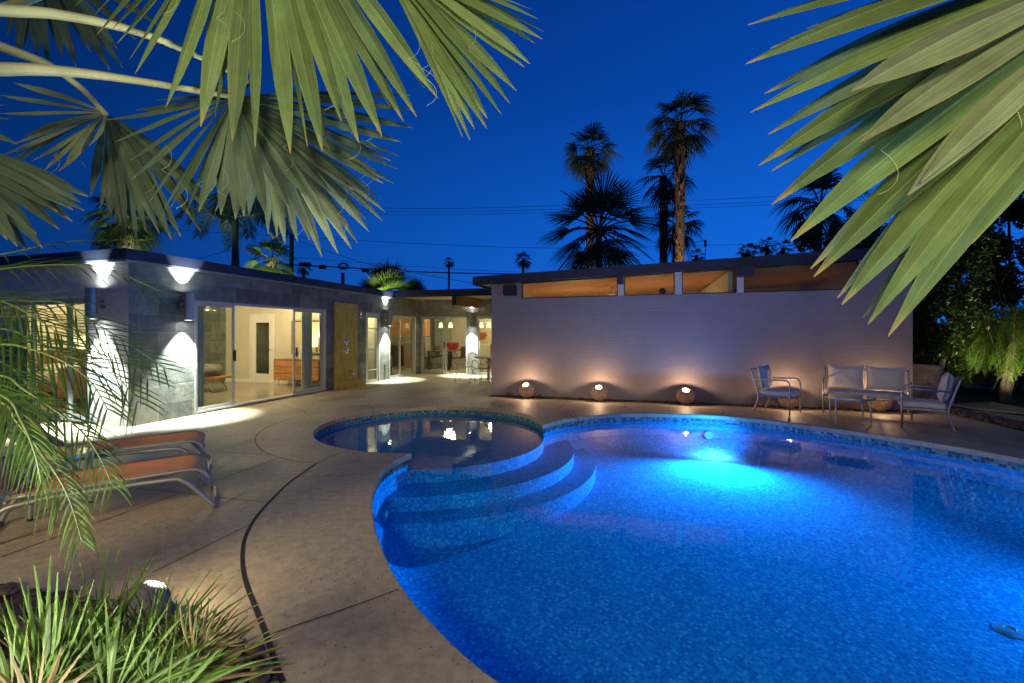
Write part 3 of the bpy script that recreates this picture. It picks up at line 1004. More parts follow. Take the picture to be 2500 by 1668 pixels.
slider('sliding_door', MS, 6.33, 9.90, .02, 2.07, [(6.375, 7.21, True), (8.84, 9.855, True)], house, handles=((7.19, 1.03, -.03), (8.87, 1.03, .0)))
slider('sliding_door', MS, 12.95, 14.72, .0, 2.05, [(12.995, 13.70, True), (13.66, 14.675, True)], house)
slider('sliding_door', MT(TD), -7.72, -5.916, 0, 2.07, [(-7.675, -6.83, True), (-6.80, -6.74, False)], house, handles=((-6.80, 1.05, .0),))
slider('sliding_door', MT(TD), -5.566, -3.5, 0, 2.07, [(-5.52, -4.5, True), (-4.45, -3.55, True)], house)
slider('sliding_door', MT(T0), -12.4, -8.62, .03, 2.05, [(-12.35, -11.2, True), (-11.2, -10.05, True), (-10.08, -9.15, False), (-9.2, -8.67, True)], house)
# glazed patio door
mb = MB()
for q in ((11.66, 11.74, 0, .10, .0, 2.10), (12.33, 12.41, 0, .10, .0, 2.10), (11.74, 12.33, 0, .10, 2.0, 2.10)): mb.box(*q, MS)
dr = mb.build('patio_door', M_['alufr'], house, bevel=.004)
mb = MB()
for q in ((11.74, 11.79, .02, .06, .01, 2.0), (12.26, 12.33, .02, .06, .01, 2.0), (11.79, 12.26, .02, .06, 1.93, 2.0), (11.79, 12.26, .02, .06, .01, .08),
          (11.79, 12.26, .02, .06, 1.60, 1.625), (11.79, 12.26, .02, .06, .98, 1.005), (11.79, 12.26, .02, .06, .36, .385)): mb.box(*q, MS)
mb.build('leaf', M_['alufr'], dr, bevel=.003)
mb = MB(); mb.box(11.79, 12.26, .035, .042, .08, 1.93, MS); mb.build('glass', M_['glass'], dr)
mb = MB(); mb.tube([MS @ V((12.29, -.0, 1.0)), MS @ V((12.29, -.05, 1.0)), MS @ V((12.19, -.055, 1.0))], .011, 8); mb.build('handle', M_['chrome'], dr)
mb = MB(); mb.lathe([(.028, 0), (.028, .01), (.01, .014)], 14, MS @ V((12.29, .0, 1.13)), Matrix.Rotation(pi / 2, 3, 'Y')); mb.build('lock', M_['chrome'], dr)
# pale blind panel behind that door
mb = MB(); mb.box(-8.55, -8.5, 11.3, 12.54, .01, 2.48); mb.build('partition', M_['white'], house)


def drape(x0, x1, z0, z1, M, y, amp=.03, n=None, m='curtain'):
    mb = MB(); n = n or int((x1 - x0) / .012)
    vs = []
    for i in range(n + 1):
        x = x0 + (x1 - x0) * i / n
        yy = y + amp * sin(i * 2 * pi / 7.0 + .6 * sin(i * .21))
        vs.append((M @ V((x, yy, z0)), M @ V((x, yy, z1))))
    mb.strip([a for a, b in vs], [b for a, b in vs])
    return mb.build('curtain', M_[m], None, smooth=True)


def place_house(o, label, cat, group=None):
    o.rotation_euler = (0, 0, HROT); return tag(o, label, cat, group)


place_house(drape(6.40, 6.80, .03, 2.0, MS, .35), 'green-grey curtain bunched at the left jamb of the wide sliding door', 'curtain')
place_house(drape(9.45, 9.8, .03, 2.0, MS, .35), 'dark curtain bunched at the right jamb of the wide sliding door', 'curtain')
# vertical blinds in the end window
bl = hthing('vertical_blinds', 'closed pale vertical blinds behind the end window beside the corner lamp', 'blinds', 0, 0)
for i in range(9):
    mb = MB(); x = -9.12 + i * .062
    M = MT(T0) @ Matrix.Translation((x, .28, 0)) @ Matrix.Rotation(.35, 4, 'Z')
    mb.box(-.034, .034, 0, .004, .08, 1.98, M); mb.build('slat', M_['curtain'], bl)
mb = MB(); mb.box(-9.16, -8.6, .25, .31, 1.985, 2.03, MT(T0)); mb.build('headrail', M_['alufr'], bl)
place_house(drape(-11.9, -10.75, .03, 2.0, MT(T0), .35, m='curtain'), 'pale curtain hanging in the end window beyond the palm fronds', 'curtain')

# ---------------- right wing
wing = hthing('house', 'long house wing with ridged stucco wall, dark roof edge and lit band of high windows', 'house', 0, 0)


def zb(s): return 2.624 + .0345 * (s + 3.83)


def rbox(mb, s0, s1, t0, t1, za, zt):
    """box whose bottom and top follow functions of s"""
    vs = []
    for t in (t0, t1):
        for s in (s0, s1):
            vs += [(s, t, za(s) if callable(za) else za), (s, t, zt(s) if callable(zt) else zt)]
    mb.add(vs, [(0, 2, 3, 1), (4, 5, 7, 6), (0, 1, 5, 4), (2, 6, 7, 3), (0, 4, 6, 2), (1, 3, 7, 5)])


WIN = [(-2.705, -.496), (-.364, .698), (.841, 1.913), (2.043, 4.078)]
mb = MB()
rbox(mb, -3.44, -2.705, TR, TR + .2, 0, zb); rbox(mb, 4.078, 4.94, TR, TR + .2, 0, zb)
rbox(mb, -2.705, 4.078, TR, TR + .2, 0, lambda s: 2.281 + .0066 * (s + 2.705))
rbox(mb, -3.44, -3.24, TR + .2, 18, 0, zb)
rbox(mb, 4.74, 4.94, TR + .2, 18, 0, zb)
mb.build('stucco_wall', M_['ridged'], wing)
for a, b in ((-.496, -.364), (.698, .841), (1.913, 2.043)):
    mb = MB(); rbox(mb, a, b, TR + .01, TR + .16, lambda s: 2.2815 + .0066 * (s + 2.705), zb)
    mb.build('window_pier', M_['stucco'], wing)
mb = MB(); rbox(mb, -3.83, 5.35, TR - .14, TR - .10, zb, lambda s: zb(s) + .20); rbox(mb, -3.87, -3.83, TR - .14, 18.2, zb, lambda s: zb(s) + .2)
rbox(mb, 5.35, 5.39, TR - .14, 18.2, zb, lambda s: zb(s) + .2)
mb.build('fascia', M_['roof'], wing)
mb = MB(); rbox(mb, -3.828, 5.35, TR - .10, 18.2, lambda s: zb(s) + .045, lambda s: zb(s) + .18); mb.build('roof', M_['roof'], wing)
# outrigger beam ends
for s, w, d in ((-.43, .06, .16), (2.02, .15, .30)):
    mb = MB()
    rbox(mb, s - w, s + w, TR - d, TR + .008, lambda q: zb(q) - .19, lambda q: zb(q) - .001); mb.build('beam_end', M_['roof'], wing, bevel=.006)
for i, (a, b) in enumerate(WIN):
    mb = MB(); zl = 2.282 + .0066 * (a + 2.705); f = .022
    zt = lambda q: zb(q) - .004
    rbox(mb, a, a + f, TR + .03, TR + .09, zl, zt); rbox(mb, b - f, b, TR + .03, TR + .09, zl, zt)
    rbox(mb, a + f, b - f, TR + .03, TR + .09, lambda q: 2.282 + .0066 * (q + 2.705), lambda q: 2.282 + .0066 * (q + 2.705) + f)
    rbox(mb, a + f, b - f, TR + .03, TR + .09, lambda q: zb(q) - .026, zt)
    w = mb.build('window', M_['black'], wing)
    mb = MB(); rbox(mb, a + f, b - f, TR + .055, TR + .061, lambda q: 2.282 + .0066 * (q + 2.705) + f, lambda q: zb(q) - .026); mb.build('glass', M_['glass'], w)
mb = MB(); rbox(mb, -3.24, 4.74, TR + .2, 16, zb, lambda q: zb(q) + .04); mb.build('cedar_ceiling', M_['orange'], wing)
mb = MB(); mb.box(-3.24, 4.74, 16, 16.1, 0, 3.05); mb.box(1.78, 1.86, TR + .2, 16, 0, 2.78)
mb.build('interior_wall', M_['cream'], wing)
mb = MB(); mb.box(-3.24, 4.74, TR + .2, 16, -.01, .012); mb.build('interior_floor', M_['floor'], wing)

# outdoor speaker under the eave
sp = hthing('speaker', 'black outdoor loudspeaker tucked under the eave beside the first high window', 'speaker', -2.93, TR - .16, 2.47)
mb = MB(); mb.box(-.15, .13, -.10, .14, -.12, .13); mb.build('cabinet', M_['black'], sp, bevel=.015)
mb = MB(); mb.box(-.13, .11, -.112, -.102, -.10, .11); mb.build('grille', M_['roof'], sp)
mb = MB(); mb.tube([(.08, .1, -.12), (.1, .1, -.16), (.15, .13, -.15), (.16, .158, -.10)], .005, 6); mb.build('cable', M_['wire'], sp)

# ---------------- yellow shower wall
shw = hthing('shower_wall', 'mustard yellow plaster shower wall panel with low curb between slate blocks', 'shower', S0, 10.69)
mb = MB(); mb.box(.003, .045, -.50, .50, .19, 2.29); mb.build('panel', M_['yellow'], shw, bevel=.006)
mb = MB(); mb.box(.003, .16, -.50, .62, 0, .19); mb.build('curb', M_['yellow'], shw, bevel=.01)
mb = MB(); mb.box(.165, .75, -.42, .55, .0045, .014); mb.build('shower_floor', M_['yellow'], shw)


def escut(lbl, t, z):
    o = hthing('shower_valve', lbl, 'shower valve', S0 + .046, t, z, group='shower valves on the yellow panel')
    mb = MB(); mb.lathe([(.085, 0), (.08, .012), (.05, .022), (.035, .045), (.03, .06), (0, .062)], 20, (0, 0, 0), Matrix.Rotation(pi / 2, 3, 'Y'))
    mb.build('plate', M_['chrome'], o, smooth='auto')
    mb = MB(); mb.tube([(.05, 0, 0), (.07, .03, -.02), (.075, .09, -.05)], .012, 8); mb.build('lever', M_['chrome'], o, smooth='auto')


escut('upper chrome shower valve on the yellow shower panel', 10.67, 1.236)
escut('lower chrome shower valve on the yellow shower panel', 10.67, .999)
o = hthing('rain_shower', 'chrome rain shower head on arm at the top of the yellow panel', 'shower head', S0 + .046, 10.66, 2.08)
mb = MB(); mb.tube(smooth_path([(0, 0, 0), (.12, .12, .0), (.22, .28, -.01), (.25, .31, -.07), (.25, .31, -.13)], 4), .010, 8)
mb.lathe([(.03, 0), (.03, .008), (.01, .012)], 14, (0, 0, 0), Matrix.Rotation(pi / 2, 3, 'Y')); mb.build('arm', M_['chrome'], o, smooth='auto')
mb = MB(); mb.lathe([(.012, .05), (.03, .03), (.10, .0), (.10, -.012), (0, -.012)], 22, (.25, .31, -.17)); mb.build('rose', M_['chrome'], o, smooth='auto')
o = hthing('tap_spout', 'small chrome spout low on the yellow shower panel', 'spout', S0 + .046, 10.70, .46)
mb = MB(); mb.tube(smooth_path([(0, 0, 0), (.09, .02, .0), (.15, .05, -.05), (.16, .06, -.10)], 4), .016, 8)
mb.lathe([(.03, 0), (.03, .008), (.01, .012)], 14, (0, 0, 0), Matrix.Rotation(pi / 2, 3, 'Y')); mb.build('spout', M_['chrome'], o, smooth='auto')

# ---------------- up/down wall lamps


def wall_lamp(lbl, s, t, ns, nt_, pw, hh=.48, pu=None):
    """ns, nt_: outward direction in the house frame"""
    rz = atan2(nt_, ns)
    o = hthing('wall_lamp', lbl, 'wall lamp', s, t, 1.70, rz, 'cylinder up-down wall lamps on the house')
    d = .165; r = .078
    mb = MB(); n = 24
    mb.lathe([(r - .006, 0), (r, .0), (r, hh), (r - .006, hh), (r - .006, .0)], n, (d, 0, 0)); mb.build('tube', M_['steel'], o, smooth='auto')
    mb = MB(); mb.box(0, .02, -.05, .05, .17, .31); mb.box(.02, d - r + .003, -.02, .02, .21, .27); mb.build('bracket', M_['steel'], o, bevel=.003)
    for za in (.02, hh - .024):
        mb = MB(); mb.lathe([(0, za), (r - .007, za), (r - .007, za + .004), (0, za + .004)], n, (d, 0, 0)); mb.build('lens', M_['white_glow'], o)
    c = (.90, 1.0, .93)
    spot('lamp_down', (d, 0, .015), (0, 0, -1), pw, c, radians(37), .5, .03, o)
    spot('lamp_up', (d, 0, hh - .015), (-.2, 0, 1), (pu or pw * .45), (.86, .93, 1.0), radians(34), .5, .03, o)
    return o


wall_lamp('metal cylinder lamp on the slate wall beside the wide sliding door', S0, 6.10, 1, 0, 620)
wall_lamp('metal cylinder lamp on the white end wall behind the palm fronds', -8.30, T0, 0, -1, 620)
wall_lamp('metal cylinder lamp on the slate pillar between glazed door and sliding window', S0, 12.70, 1, 0, 480)
wall_lamp('metal cylinder lamp on the pillar between the dining room doors', -5.745, TD, 0, -1, 480)
# small outlet box low on the lit pillar
o = hthing('outlet_box', 'small metal outlet box with conduit low on the lit slate pillar', 'outlet', S0, 12.68, 0)
mb = MB(); mb.box(.001, .05, -.04, .04, .36, .50); mb.build('box', M_['alu'], o, bevel=.004)
mb = MB(); mb.tube([(.02, 0, .01), (.02, 0, .36)], .012, 8); mb.build('conduit', M_['alu'], o)

# ---------------- interior lights (ceiling lamps that the rooms have)


def ceiling_lamp(lbl, s, t, z, power, col=(1, .84, .50), r=.11, size=.25):
    o = hthing('ceiling_lamp', lbl, 'ceiling lamp', s, t, z, group='recessed ceiling lamps in the rooms')
    mb = MB(); mb.lathe([(r, 0), (r, -.02), (r - .02, -.02), (r - .02, 0)], 20); mb.build('rim', M_['white'], o)
    mb = MB(); mb.lathe([(0, -.012), (r - .021, -.012), (r - .021, -.008)], 20); mb.build('diffuser', M_['bulb'], o)
    l = plight('room_light', (0, 0, -.18), power * 1.15, col, size, o)
    return o


ceiling_lamp('recessed ceiling lamp near the wide sliding door', -9.6, 8.0, 2.5, 62)
ceiling_lamp('recessed ceiling lamp in front of the bedroom door', -9.2, 10.0, 2.5, 24)
ceiling_lamp('recessed ceiling lamp above the bed by the end window', -12.2, 7.6, 2.5, 60)
ceiling_lamp('recessed ceiling lamp in the small bathroom behind the glazed door', -8.2, 11.9, 2.5, 30)
ceiling_lamp('recessed ceiling lamp over the sitting area behind the far sliding window', -9.8, 14.6, 2.5, 36)
ceiling_lamp('recessed ceiling lamp over the dining table', -7.3, 16.6, 2.5, 48)
ceiling_lamp('recessed ceiling lamp at the back of the dining room', -6.2, 19.0, 2.5, 60)
ceiling_lamp('recessed ceiling lamp just inside the right dining door', -4.7, 17.0, 2.5, 40)


def torchiere(lbl, s, t, z, power):
    """floor uplighter that washes the cedar ceiling"""
    o = hthing('floor_lamp', lbl, 'floor lamp', s, t, .012, group='uplighter floor lamps in the wing room')
    mb = MB(); mb.lathe([(.15, 0), (.15, .02), (.015, .03), (.012, z - .02), (0, z - .02)], 16); mb.build('stand', M_['black'], o, smooth='auto')
    mb = MB(); mb.lathe([(.02, z - .03), (.10, z), (.16, z + .07), (.155, z + .07), (.095, z + .01), (0, z - .01)], 20); mb.build('bowl', M_['steel'], o, smooth='auto')
    plight('room_light', (0, 0, z + .09), power, (1, .66, .32), .03, o)


torchiere('uplighter floor lamp behind the first high window', -1.7, 12.6, 1.0, 44)
torchiere('uplighter floor lamp behind the second high window', .4, 12.6, 1.0, 30)
torchiere('uplighter floor lamp behind the last high window', 3.6, 13.2, 1.0, 8)


# ================================================================ INTERIOR THINGS
def hp(u, v, t, dz=0): s, z = onT(u, v, t); return s, z


# glazed bedroom door; the lamp added behind it stands for a reflection
o = hthing('interior_door', 'cream bedroom door with tall frosted pane in the back wall', 'door', -10.723, 10.89, 0)
mb = MB()
for q in ((-.45, -.39, -.03, .03, 0, 2.04), (.39, .45, -.03, .03, 0, 2.04), (-.39, .39, -.03, .03, 1.98, 2.04)): mb.box(*q)
mb.build('frame', M_['white'], o, bevel=.004)
mb = MB()
for q in ((-.39, -.24, -.01, .03, .012, 1.98), (.24, .39, -.01, .03, .012, 1.98), (-.24, .24, -.01, .03, 1.78, 1.98), (-.24, .24, -.01, .03, .012, .28)): mb.box(*q)
mb.build('leaf', M_['white'], o, bevel=.004)
mb = MB(); mb.box(-.24, .24, .008, .014, .28, 1.78); mb.build('pane', M_['glass'], o)
mb = MB(); mb.lathe([(.02, 0), (.012, .03), (.028, .05), (.028, .07), (0, .075)], 14, (.33, -.01, 1.0), Matrix.Rotation(pi / 2, 3, 'X')); mb.build('knob', M_['chrome'], o)


def table_lamp(lbl, s, t, z, sh=.17, hz=.36, grp='table lamps in the bedroom'):
    o = hthing('table_lamp', lbl, 'table lamp', s, t, z, group=grp)
    mb = MB(); mb.lathe([(.09, 0), (.09, .015), (.02, .03), (.05, .12), (.045, .2), (.012, .27), (.012, hz)], 16); mb.build('base', M_['steel'], o, smooth='auto')
    mb = MB(); mb.lathe([(sh, hz - .02), (sh, hz + .26)], 24, cap=False); mb.build('lamp_shade', M_['shade'], o, smooth=True)
    plight('lamp_bulb', (0, 0, hz + .3), 9, (1, .85, .5), .05, o)
    return o


def dresser(lbl, name, s, t, w, d, z0, z1, m, nd=3, cols=1):
    o = hthing(name, lbl, 'dresser' if nd else 'cabinet', s, t, .012)
    mb = MB(); mb.box(-w / 2, w / 2, -d / 2, d / 2, z0, z1); mb.build('body', M_['walnut'] if nd else m, o, bevel=.006)
    hgt = (z1 - z0 - .03) / max(nd, 1)
    for c in range(cols):
        for k in range(nd):
            x0 = -w / 2 + .015 + c * (w - .03) / cols; x1 = x0 + (w - .03) / cols - .008
            mb = MB(); za = z0 + .015 + k * hgt
            mb.box(x0, x1, -d / 2 - .016, -d / 2 - .001, za, za + hgt - .016); dd = mb.build('drawer', m, o, bevel=.002)
            mb = MB()
            for q in (.28, .72): mb.lathe([(.006, 0), (.014, .018), (0, .02)], 8, (x0 + (x1 - x0) * q, -d / 2 - .016, za + hgt / 2), Matrix.Rotation(pi / 2, 3, 'X'))
            mb.build('knob', M_['chrome'], dd)
    for x in (-w / 2 + .12, w / 2 - .12):
        for y in (-d / 2 + .06, d / 2 - .06):
            mb = MB(); mb.tube([(x, y, 0), (x, y, z0)], .012, 8); mb.build('leg', M_['steel'], o)
    return o


dresser('teak dresser with three drawers on slim metal legs against the bedroom wall', 'dresser', -9.02, 10.55, 1.50, .5, .17, .74, M_['teak'])
table_lamp('glowing table lamp on the right end of the teak dresser', -8.78, 10.6, .752)
table_lamp('added table lamp behind the bedroom door pane, standing in for a reflected lamp', -11.423, 11.6, .82, .17, .32)  # added lamp imitating a lamp reflected in the door pane
st_ = hthing('side_table', 'slim dark side table added under the stand-in lamp behind the bedroom door', 'side table', -11.423, 11.6, .012)
mb = MB(); mb.box(-.2, .2, -.17, .17, .77, .808); mb.build('top', M_['walnut'], st_, bevel=.004)
for x in (-.17, .17):
    for y in (-.14, .14):
        mb = MB(); mb.tube([(x, y, 0), (x, y, .77)], .012, 6); mb.build('leg', M_['black'], st_)
o = hthing('picture', 'tall framed picture with red shape above the teak dresser', 'picture', -9.15, 10.88, 1.35)
mb = MB()
for q in ((-.52, -.49, -.02, .0, -.48, .48), (.49, .52, -.02, .0, -.48, .48), (-.49, .49, -.02, .0, .45, .48), (-.49, .49, -.02, .0, -.48, -.45)): mb.box(*q)
mb.build('frame', M_['black'], o)
mb = MB(); mb.box(-.49, .49, -.008, .0, -.45, .45); mb.build('print', M_['paper'], o)
mb = MB(); mb.box(.05, .12, -.012, -.009, -.42, .1); mb.box(.3, .36, -.012, -.009, -.42, .0); mb.build('red_shape', M_['redpaint'], o)
for k, x in enumerate((-9.05, -8.93)):
    o = hthing('bird_sculpture', ('left' if k == 0 else 'right') + ' one of two pale curved bird sculptures on the teak dresser', 'sculpture', x, 10.5, .752, group='bird sculptures on the dresser')
    mb = MB(); mb.tube(smooth_path([(0, 0, 0), (0, 0, .12), (.03, 0, .26), (.0, 0, .36), (-.05, 0, .34), (-.07, 0, .28)], 5), .03, 8, rs=[.035 - .0010 * i for i in range(26)])
    mb.build('body', M_['stucco'], o, smooth=True)
# bench with cushion
o = hthing('bench', 'low wooden bench with curved metal legs and grey bolster cushion in the bedroom', 'bench', -10.92, 8.85, .012, .10)
mb = MB(); mb.box(-1.0, 1.0, -.27, .27, .34, .38); mb.build('seat', M_['teak'], o, bevel=.008)
mb = MB(); mb.box(.05, .72, -.25, .25, .385, .68); mb.build('cushion', M_['grey'], o, bevel=.06, smooth=True)
for x in (-.7, .5):
    for y in (-.22, .22):
        mb = MB(); mb.tube(smooth_path([(x, y, .34), (x + .15, y, .30), (x + .28, y, .12), (x + .33, y, 0)], 4), .016, 8); mb.build('leg', M_['steel'], o, smooth=True)
o = hthing('hanging_lamp', 'wide metal shower-style pendant shade hanging in the slate corner of the bedroom', 'pendant lamp', *onT(508, 0, 8.8)[:1], 8.8, 2.5)
mb = MB(); mb.tube([(0, 0, -.001), (0, 0, -.40)], .01, 6); mb.build('rod', M_['chrome'], o)
mb = MB(); mb.lathe([(.03, -.36), (.05, -.41), (.19, -.46), (.19, -.475), (0, -.475)], 24); mb.build('lamp_shade', M_['chrome'], o, smooth='auto')
# light switch
mb = MB(); mb.box(-.04, .04, -.008, 0, -.06, .06); sw = mb.build('light_switch', M_['white'], None, bevel=.003, loc=H(-11.75, 10.895, 1.1)); place_house(sw, 'white light switch on the plain bedroom wall', 'light switch')
# bed area seen through the end window
o = hthing('bed', 'bed with walnut headboard and white pillows seen through the end window', 'bed', -13.0, 8.2, .012)
mb = MB(); mb.box(-.95, .95, -1.1, 1.1, .12, .30); mb.build('frame', M_['walnut'], o, bevel=.01)
mb = MB(); mb.box(-.9, .93, -1.05, 1.05, .305, .55); mb.build('mattress', M_['white'], o, bevel=.05)
mb = MB(); mb.box(-.99, -.955, -1.2, 1.2, .1, 1.05); mb.build('headboard', M_['walnut'], o, bevel=.01)
for y in (-.5, .5):
    mb = MB(); mb.box(-.88, -.5, y - .35, y + .35, .56, .72); mb.build('pillow', M_['white'], o, bevel=.07)
o = hthing('cabinet', 'brown wooden cabinet just inside the end window', 'cabinet', -11.0, 6.9, .012)
mb = MB(); mb.box(-.9, .9, -.25, .25, .10, .72); mb.build('body', M_['teak'], o, bevel=.008)
for x in (-.89, -.01):
    mb = MB(); mb.box(x + .02, x + .86, -.268, -.252, .13, .69); mb.build('door', M_['teak'], o, bevel=.003)
mb = MB(); mb.box(-.8, .8, -.2, .2, 0, .10); mb.build('plinth', M_['black'], o)
table_lamp('large glowing table lamp on the brown cabinet inside the end window', -11.5, 6.95, .735, .21, .42)
table_lamp('second glowing table lamp further along the brown cabinet', -10.75, 6.95, .735, .17, .30)
o = hthing('armchair', 'orange upholstered armchair inside the end window', 'armchair', -10.3, 7.9, .012)
mb = MB(); mb.box(-.35, .35, -.33, .33, .2, .42); mb.build('seat', M_['redpaint'], o, bevel=.05)
mb = MB(); mb.box(-.35, .35, .25, .37, .43, 1.15); mb.build('backrest', M_['sling'], o, bevel=.04)
for x in (-.3, .3):
    for y in (-.28, .28):
        mb = MB(); mb.tube([(x, y, 0), (x, y, .2)], .015, 6); mb.build('leg', M_['black'], o)

# sitting area behind the far window
o = hthing('wall_cabinet', 'orange-brown wooden wall cabinet seen through the far sliding window', 'cabinet', -10.3, 17.6, 1.25)
mb = MB(); mb.box(-1.6, 1.6, -.2, .2, .10, 1.2); mb.build('body', M_['teak'], o)
for k in range(4):
    mb = MB(); mb.box(-1.59 + .8 * k, -.81 + .8 * k, -.22, -.202, .11, 1.19); mb.build('door', M_['teak'], o)
o = hthing('sideboard', 'dark grey fireplace surround under the wooden wall cabinet', 'fireplace', -10.3, 17.6, .012)
mb = MB(); mb.box(-1.6, -.6, -.25, .25, 0, 1.3); mb.box(.6, 1.6, -.25, .25, 0, 1.3); mb.box(-.6, .6, -.25, .25, .95, 1.3); mb.box(-.6, .6, .0, .25, 0, .95); mb.build('surround', M_['grey'], o)
mb = MB(); mb.box(-.58, .58, -.1, -.02, .02, .93); mb.build('firebox', M_['black'], o)
o = hthing('floor_vase', 'tall teal ceramic vase behind the far sliding window', 'vase', -8.6, 14.3, .012)
mb = MB(); mb.lathe([(.10, 0), (.14, .15), (.15, .4), (.12, .6), (.05, .72), (.06, .8), (0, .8)], 20); mb.build('body', M_['teal'], o, smooth='auto')
# dining table and chairs
o = hthing('dining_table', 'dark dining table with square legs in the dining room', 'dining table', -7.85, 18.0, .012)
mb = MB(); mb.box(-.5, .5, -1.2, 1.2, .71, .745); mb.build('tabletop', M_['walnut'], o, bevel=.005)
for x in (-.45, .45):
    for y in (-1.14, 1.14):
        mb = MB(); mb.box(x - .035, x + .035, y - .035, y + .035, 0, .709); mb.build('leg', M_['black'], o)


def dchair(lbl, s, t, rz, src=None):
    if src: return dup(src, H(s, t, .012), HROT + rz, lbl)
    o = hthing('dining_chair', lbl, 'dining chair', s, t, .012, rz, 'black dining chairs around the dining table')
    mb = MB(); mb.box(-.21, .21, -.21, .21, .43, .48); mb.build('seat', M_['blackleather'], o, bevel=.01)
    mb = MB(); mb.box(-.20, .20, .17, .215, .50, .92, Matrix.Rotation(-.06, 4, 'X')); mb.build('backrest', M_['blackleather'], o, bevel=.012)
    for x in (-.19, .19):
        for y in (-.19, .19):
            mb = MB(); mb.tube([(x, y, 0), (x, y, .43)], .010, 6); mb.build('leg', M_['steel'], o)
    return o


c0 = dchair('black high-backed dining chair nearest the glass on the right of the table', -7.15, 17.15, -pi / 2)
for lb, s, t, rz in (('middle black dining chair on the right of the dining table', -7.15, 17.85, -pi / 2), ('black dining chair furthest back on the right of the table', -7.15, 18.6, -pi / 2),
                     ('black dining chair nearest the glass on the left of the table', -8.5, 17.15, pi / 2), ('middle black dining chair on the left of the dining table', -8.5, 17.85, pi / 2),
                     ('black dining chair furthest back on the left of the table', -8.5, 18.6, pi / 2)):
    dchair(lb, s, t, rz, c0)


def bowl(lbl, s, t, z, r, h, m='redpot'):
    o = hthing('bowl', lbl, 'bowl', s, t, z)
    mb = MB(); mb.lathe([(r * .55, 0), (r * .9, h * .45), (r, h), (r * .94, h), (r * .8, h * .5), (0, h * .15)], 24); mb.build('body', M_[m], o, smooth='auto')


bowl('large red patterned ceramic bowl on the dining table', -7.68, 17.9, .76, .27, .32)
o = hthing('counter', 'orange-fronted bar counter at the back of the dining room', 'counter', -5.9, 19.2, .012)
mb = MB(); mb.box(-.45, 2.2, -.3, .3, 0, 1.0); mb.build('body', M_['redpaint'], o)
mb = MB(); mb.box(-.5, 2.25, -.35, .35, 1.001, 1.05); mb.build('top', M_['white'], o, bevel=.006)
bowl('dark red bowl on the bar counter behind the right dining door', -4.9, 19.2, 1.065, .22, .2)
mb = MB()
for i in range(26):
    a = R_.uniform(0, 2 * pi); e = R_.uniform(.4, 1.3); l = R_.uniform(.2, .5)
    p0 = V((0, 0, .12)); p1 = p0 + V((cos(a) * cos(e), sin(a) * cos(e), sin(e))) * l
    mb.tube([p0, p0.lerp(p1, .5) + V((0, 0, .03)), p1], .012, 4, rs=[.004, .012, .003])
o = hthing('orchid', 'white orchid sprays in a pot on the bar counter', 'flowers', -6.15, 19.1, 1.065); mb.build('sprays', M_['white'], o)
mb = MB(); mb.lathe([(.06, 0), (.09, .12), (0, .11)], 14); mb.build('pot', M_['redpot'], o)
for lb, u in (('left hanging glass pendant lamp over the dining table', 1076.5), ('second hanging glass pendant lamp over the dining table', 1100), ('third pendant lamp seen through the right dining door', 1175), ('rightmost pendant lamp seen through the right dining door', 1193)):
    t = 17.6; s = onT(u, 0, t)[0]
    o = hthing('pendant_lamp', lb, 'pendant lamp', s, t, 2.499, group='pendant lamps in the dining room')
    mb = MB(); mb.tube([(0, 0, 0), (0, 0, -.60)], .006, 6); mb.build('cord', M_['black'], o)
    mb = MB(); mb.lathe([(.03, -.58), (.06, -.62), (.10, -.80), (.095, -.80), (.05, -.63)], 18, cap=False); mb.build('lamp_shade', M_['shade'], o, smooth='auto')
    mb = MB(); mb.lathe([(0, -.66), (.03, -.70), (.035, -.74), (0, -.78)], 12); mb.build('bulb', M_['white_glow'], o)
o = hthing('picture', 'large framed print with a red pot on the dining room back wall', 'picture', -7.4, 20.49, 1.45)
mb = MB()
for q in ((-.75, -.70, -.03, .0, -.55, .55), (.70, .75, -.03, .0, -.55, .55), (-.7, .7, -.03, .0, .5, .55), (-.7, .7, -.03, .0, -.55, -.5)): mb.box(*q)
mb.build('frame', M_['white'], o)
mb = MB(); mb.box(-.7, .7, -.01, .0, -.5, .5); mb.build('print', M_['paper'], o)
mb = MB(); mb.lathe([(.15, -.3), (.27, -.1), (.25, 0.05), (0, .05)], 20, (.1, -.03, 0), Matrix.Diagonal((1, .05, 1))); mb.build('pot_image', M_['redpaint'], o)
place_house(drape(-9.6, -8.7, .03, 2.3, MT(20.1), .0, .05), 'tall sheer green curtain at the back left of the dining room', 'curtain')
o = hthing('floor_plant', 'tall bamboo-like plant standing in the dining room', 'plant', -6.75, 19.6, .012)
mb = MB(); mb.lathe([(.13, 0), (.17, .3), (0, .3)], 16); mb.build('pot', M_['white'], o)
mb = MB()
for i in range(46):
    a = R_.uniform(0, 2 * pi); z = R_.uniform(.35, 1.5); r = R_.uniform(.03, .10); c = V((cos(a) * r, sin(a) * r, z)); d = V((cos(a), sin(a), R_.uniform(-.4, .6))) * .12; w = V((-sin(a), cos(a), 0)) * .02
    mb.add([c - w, c + w, c + d], [(0, 1, 2)])
mb.build('leaves', M_['paleleaf'], o)

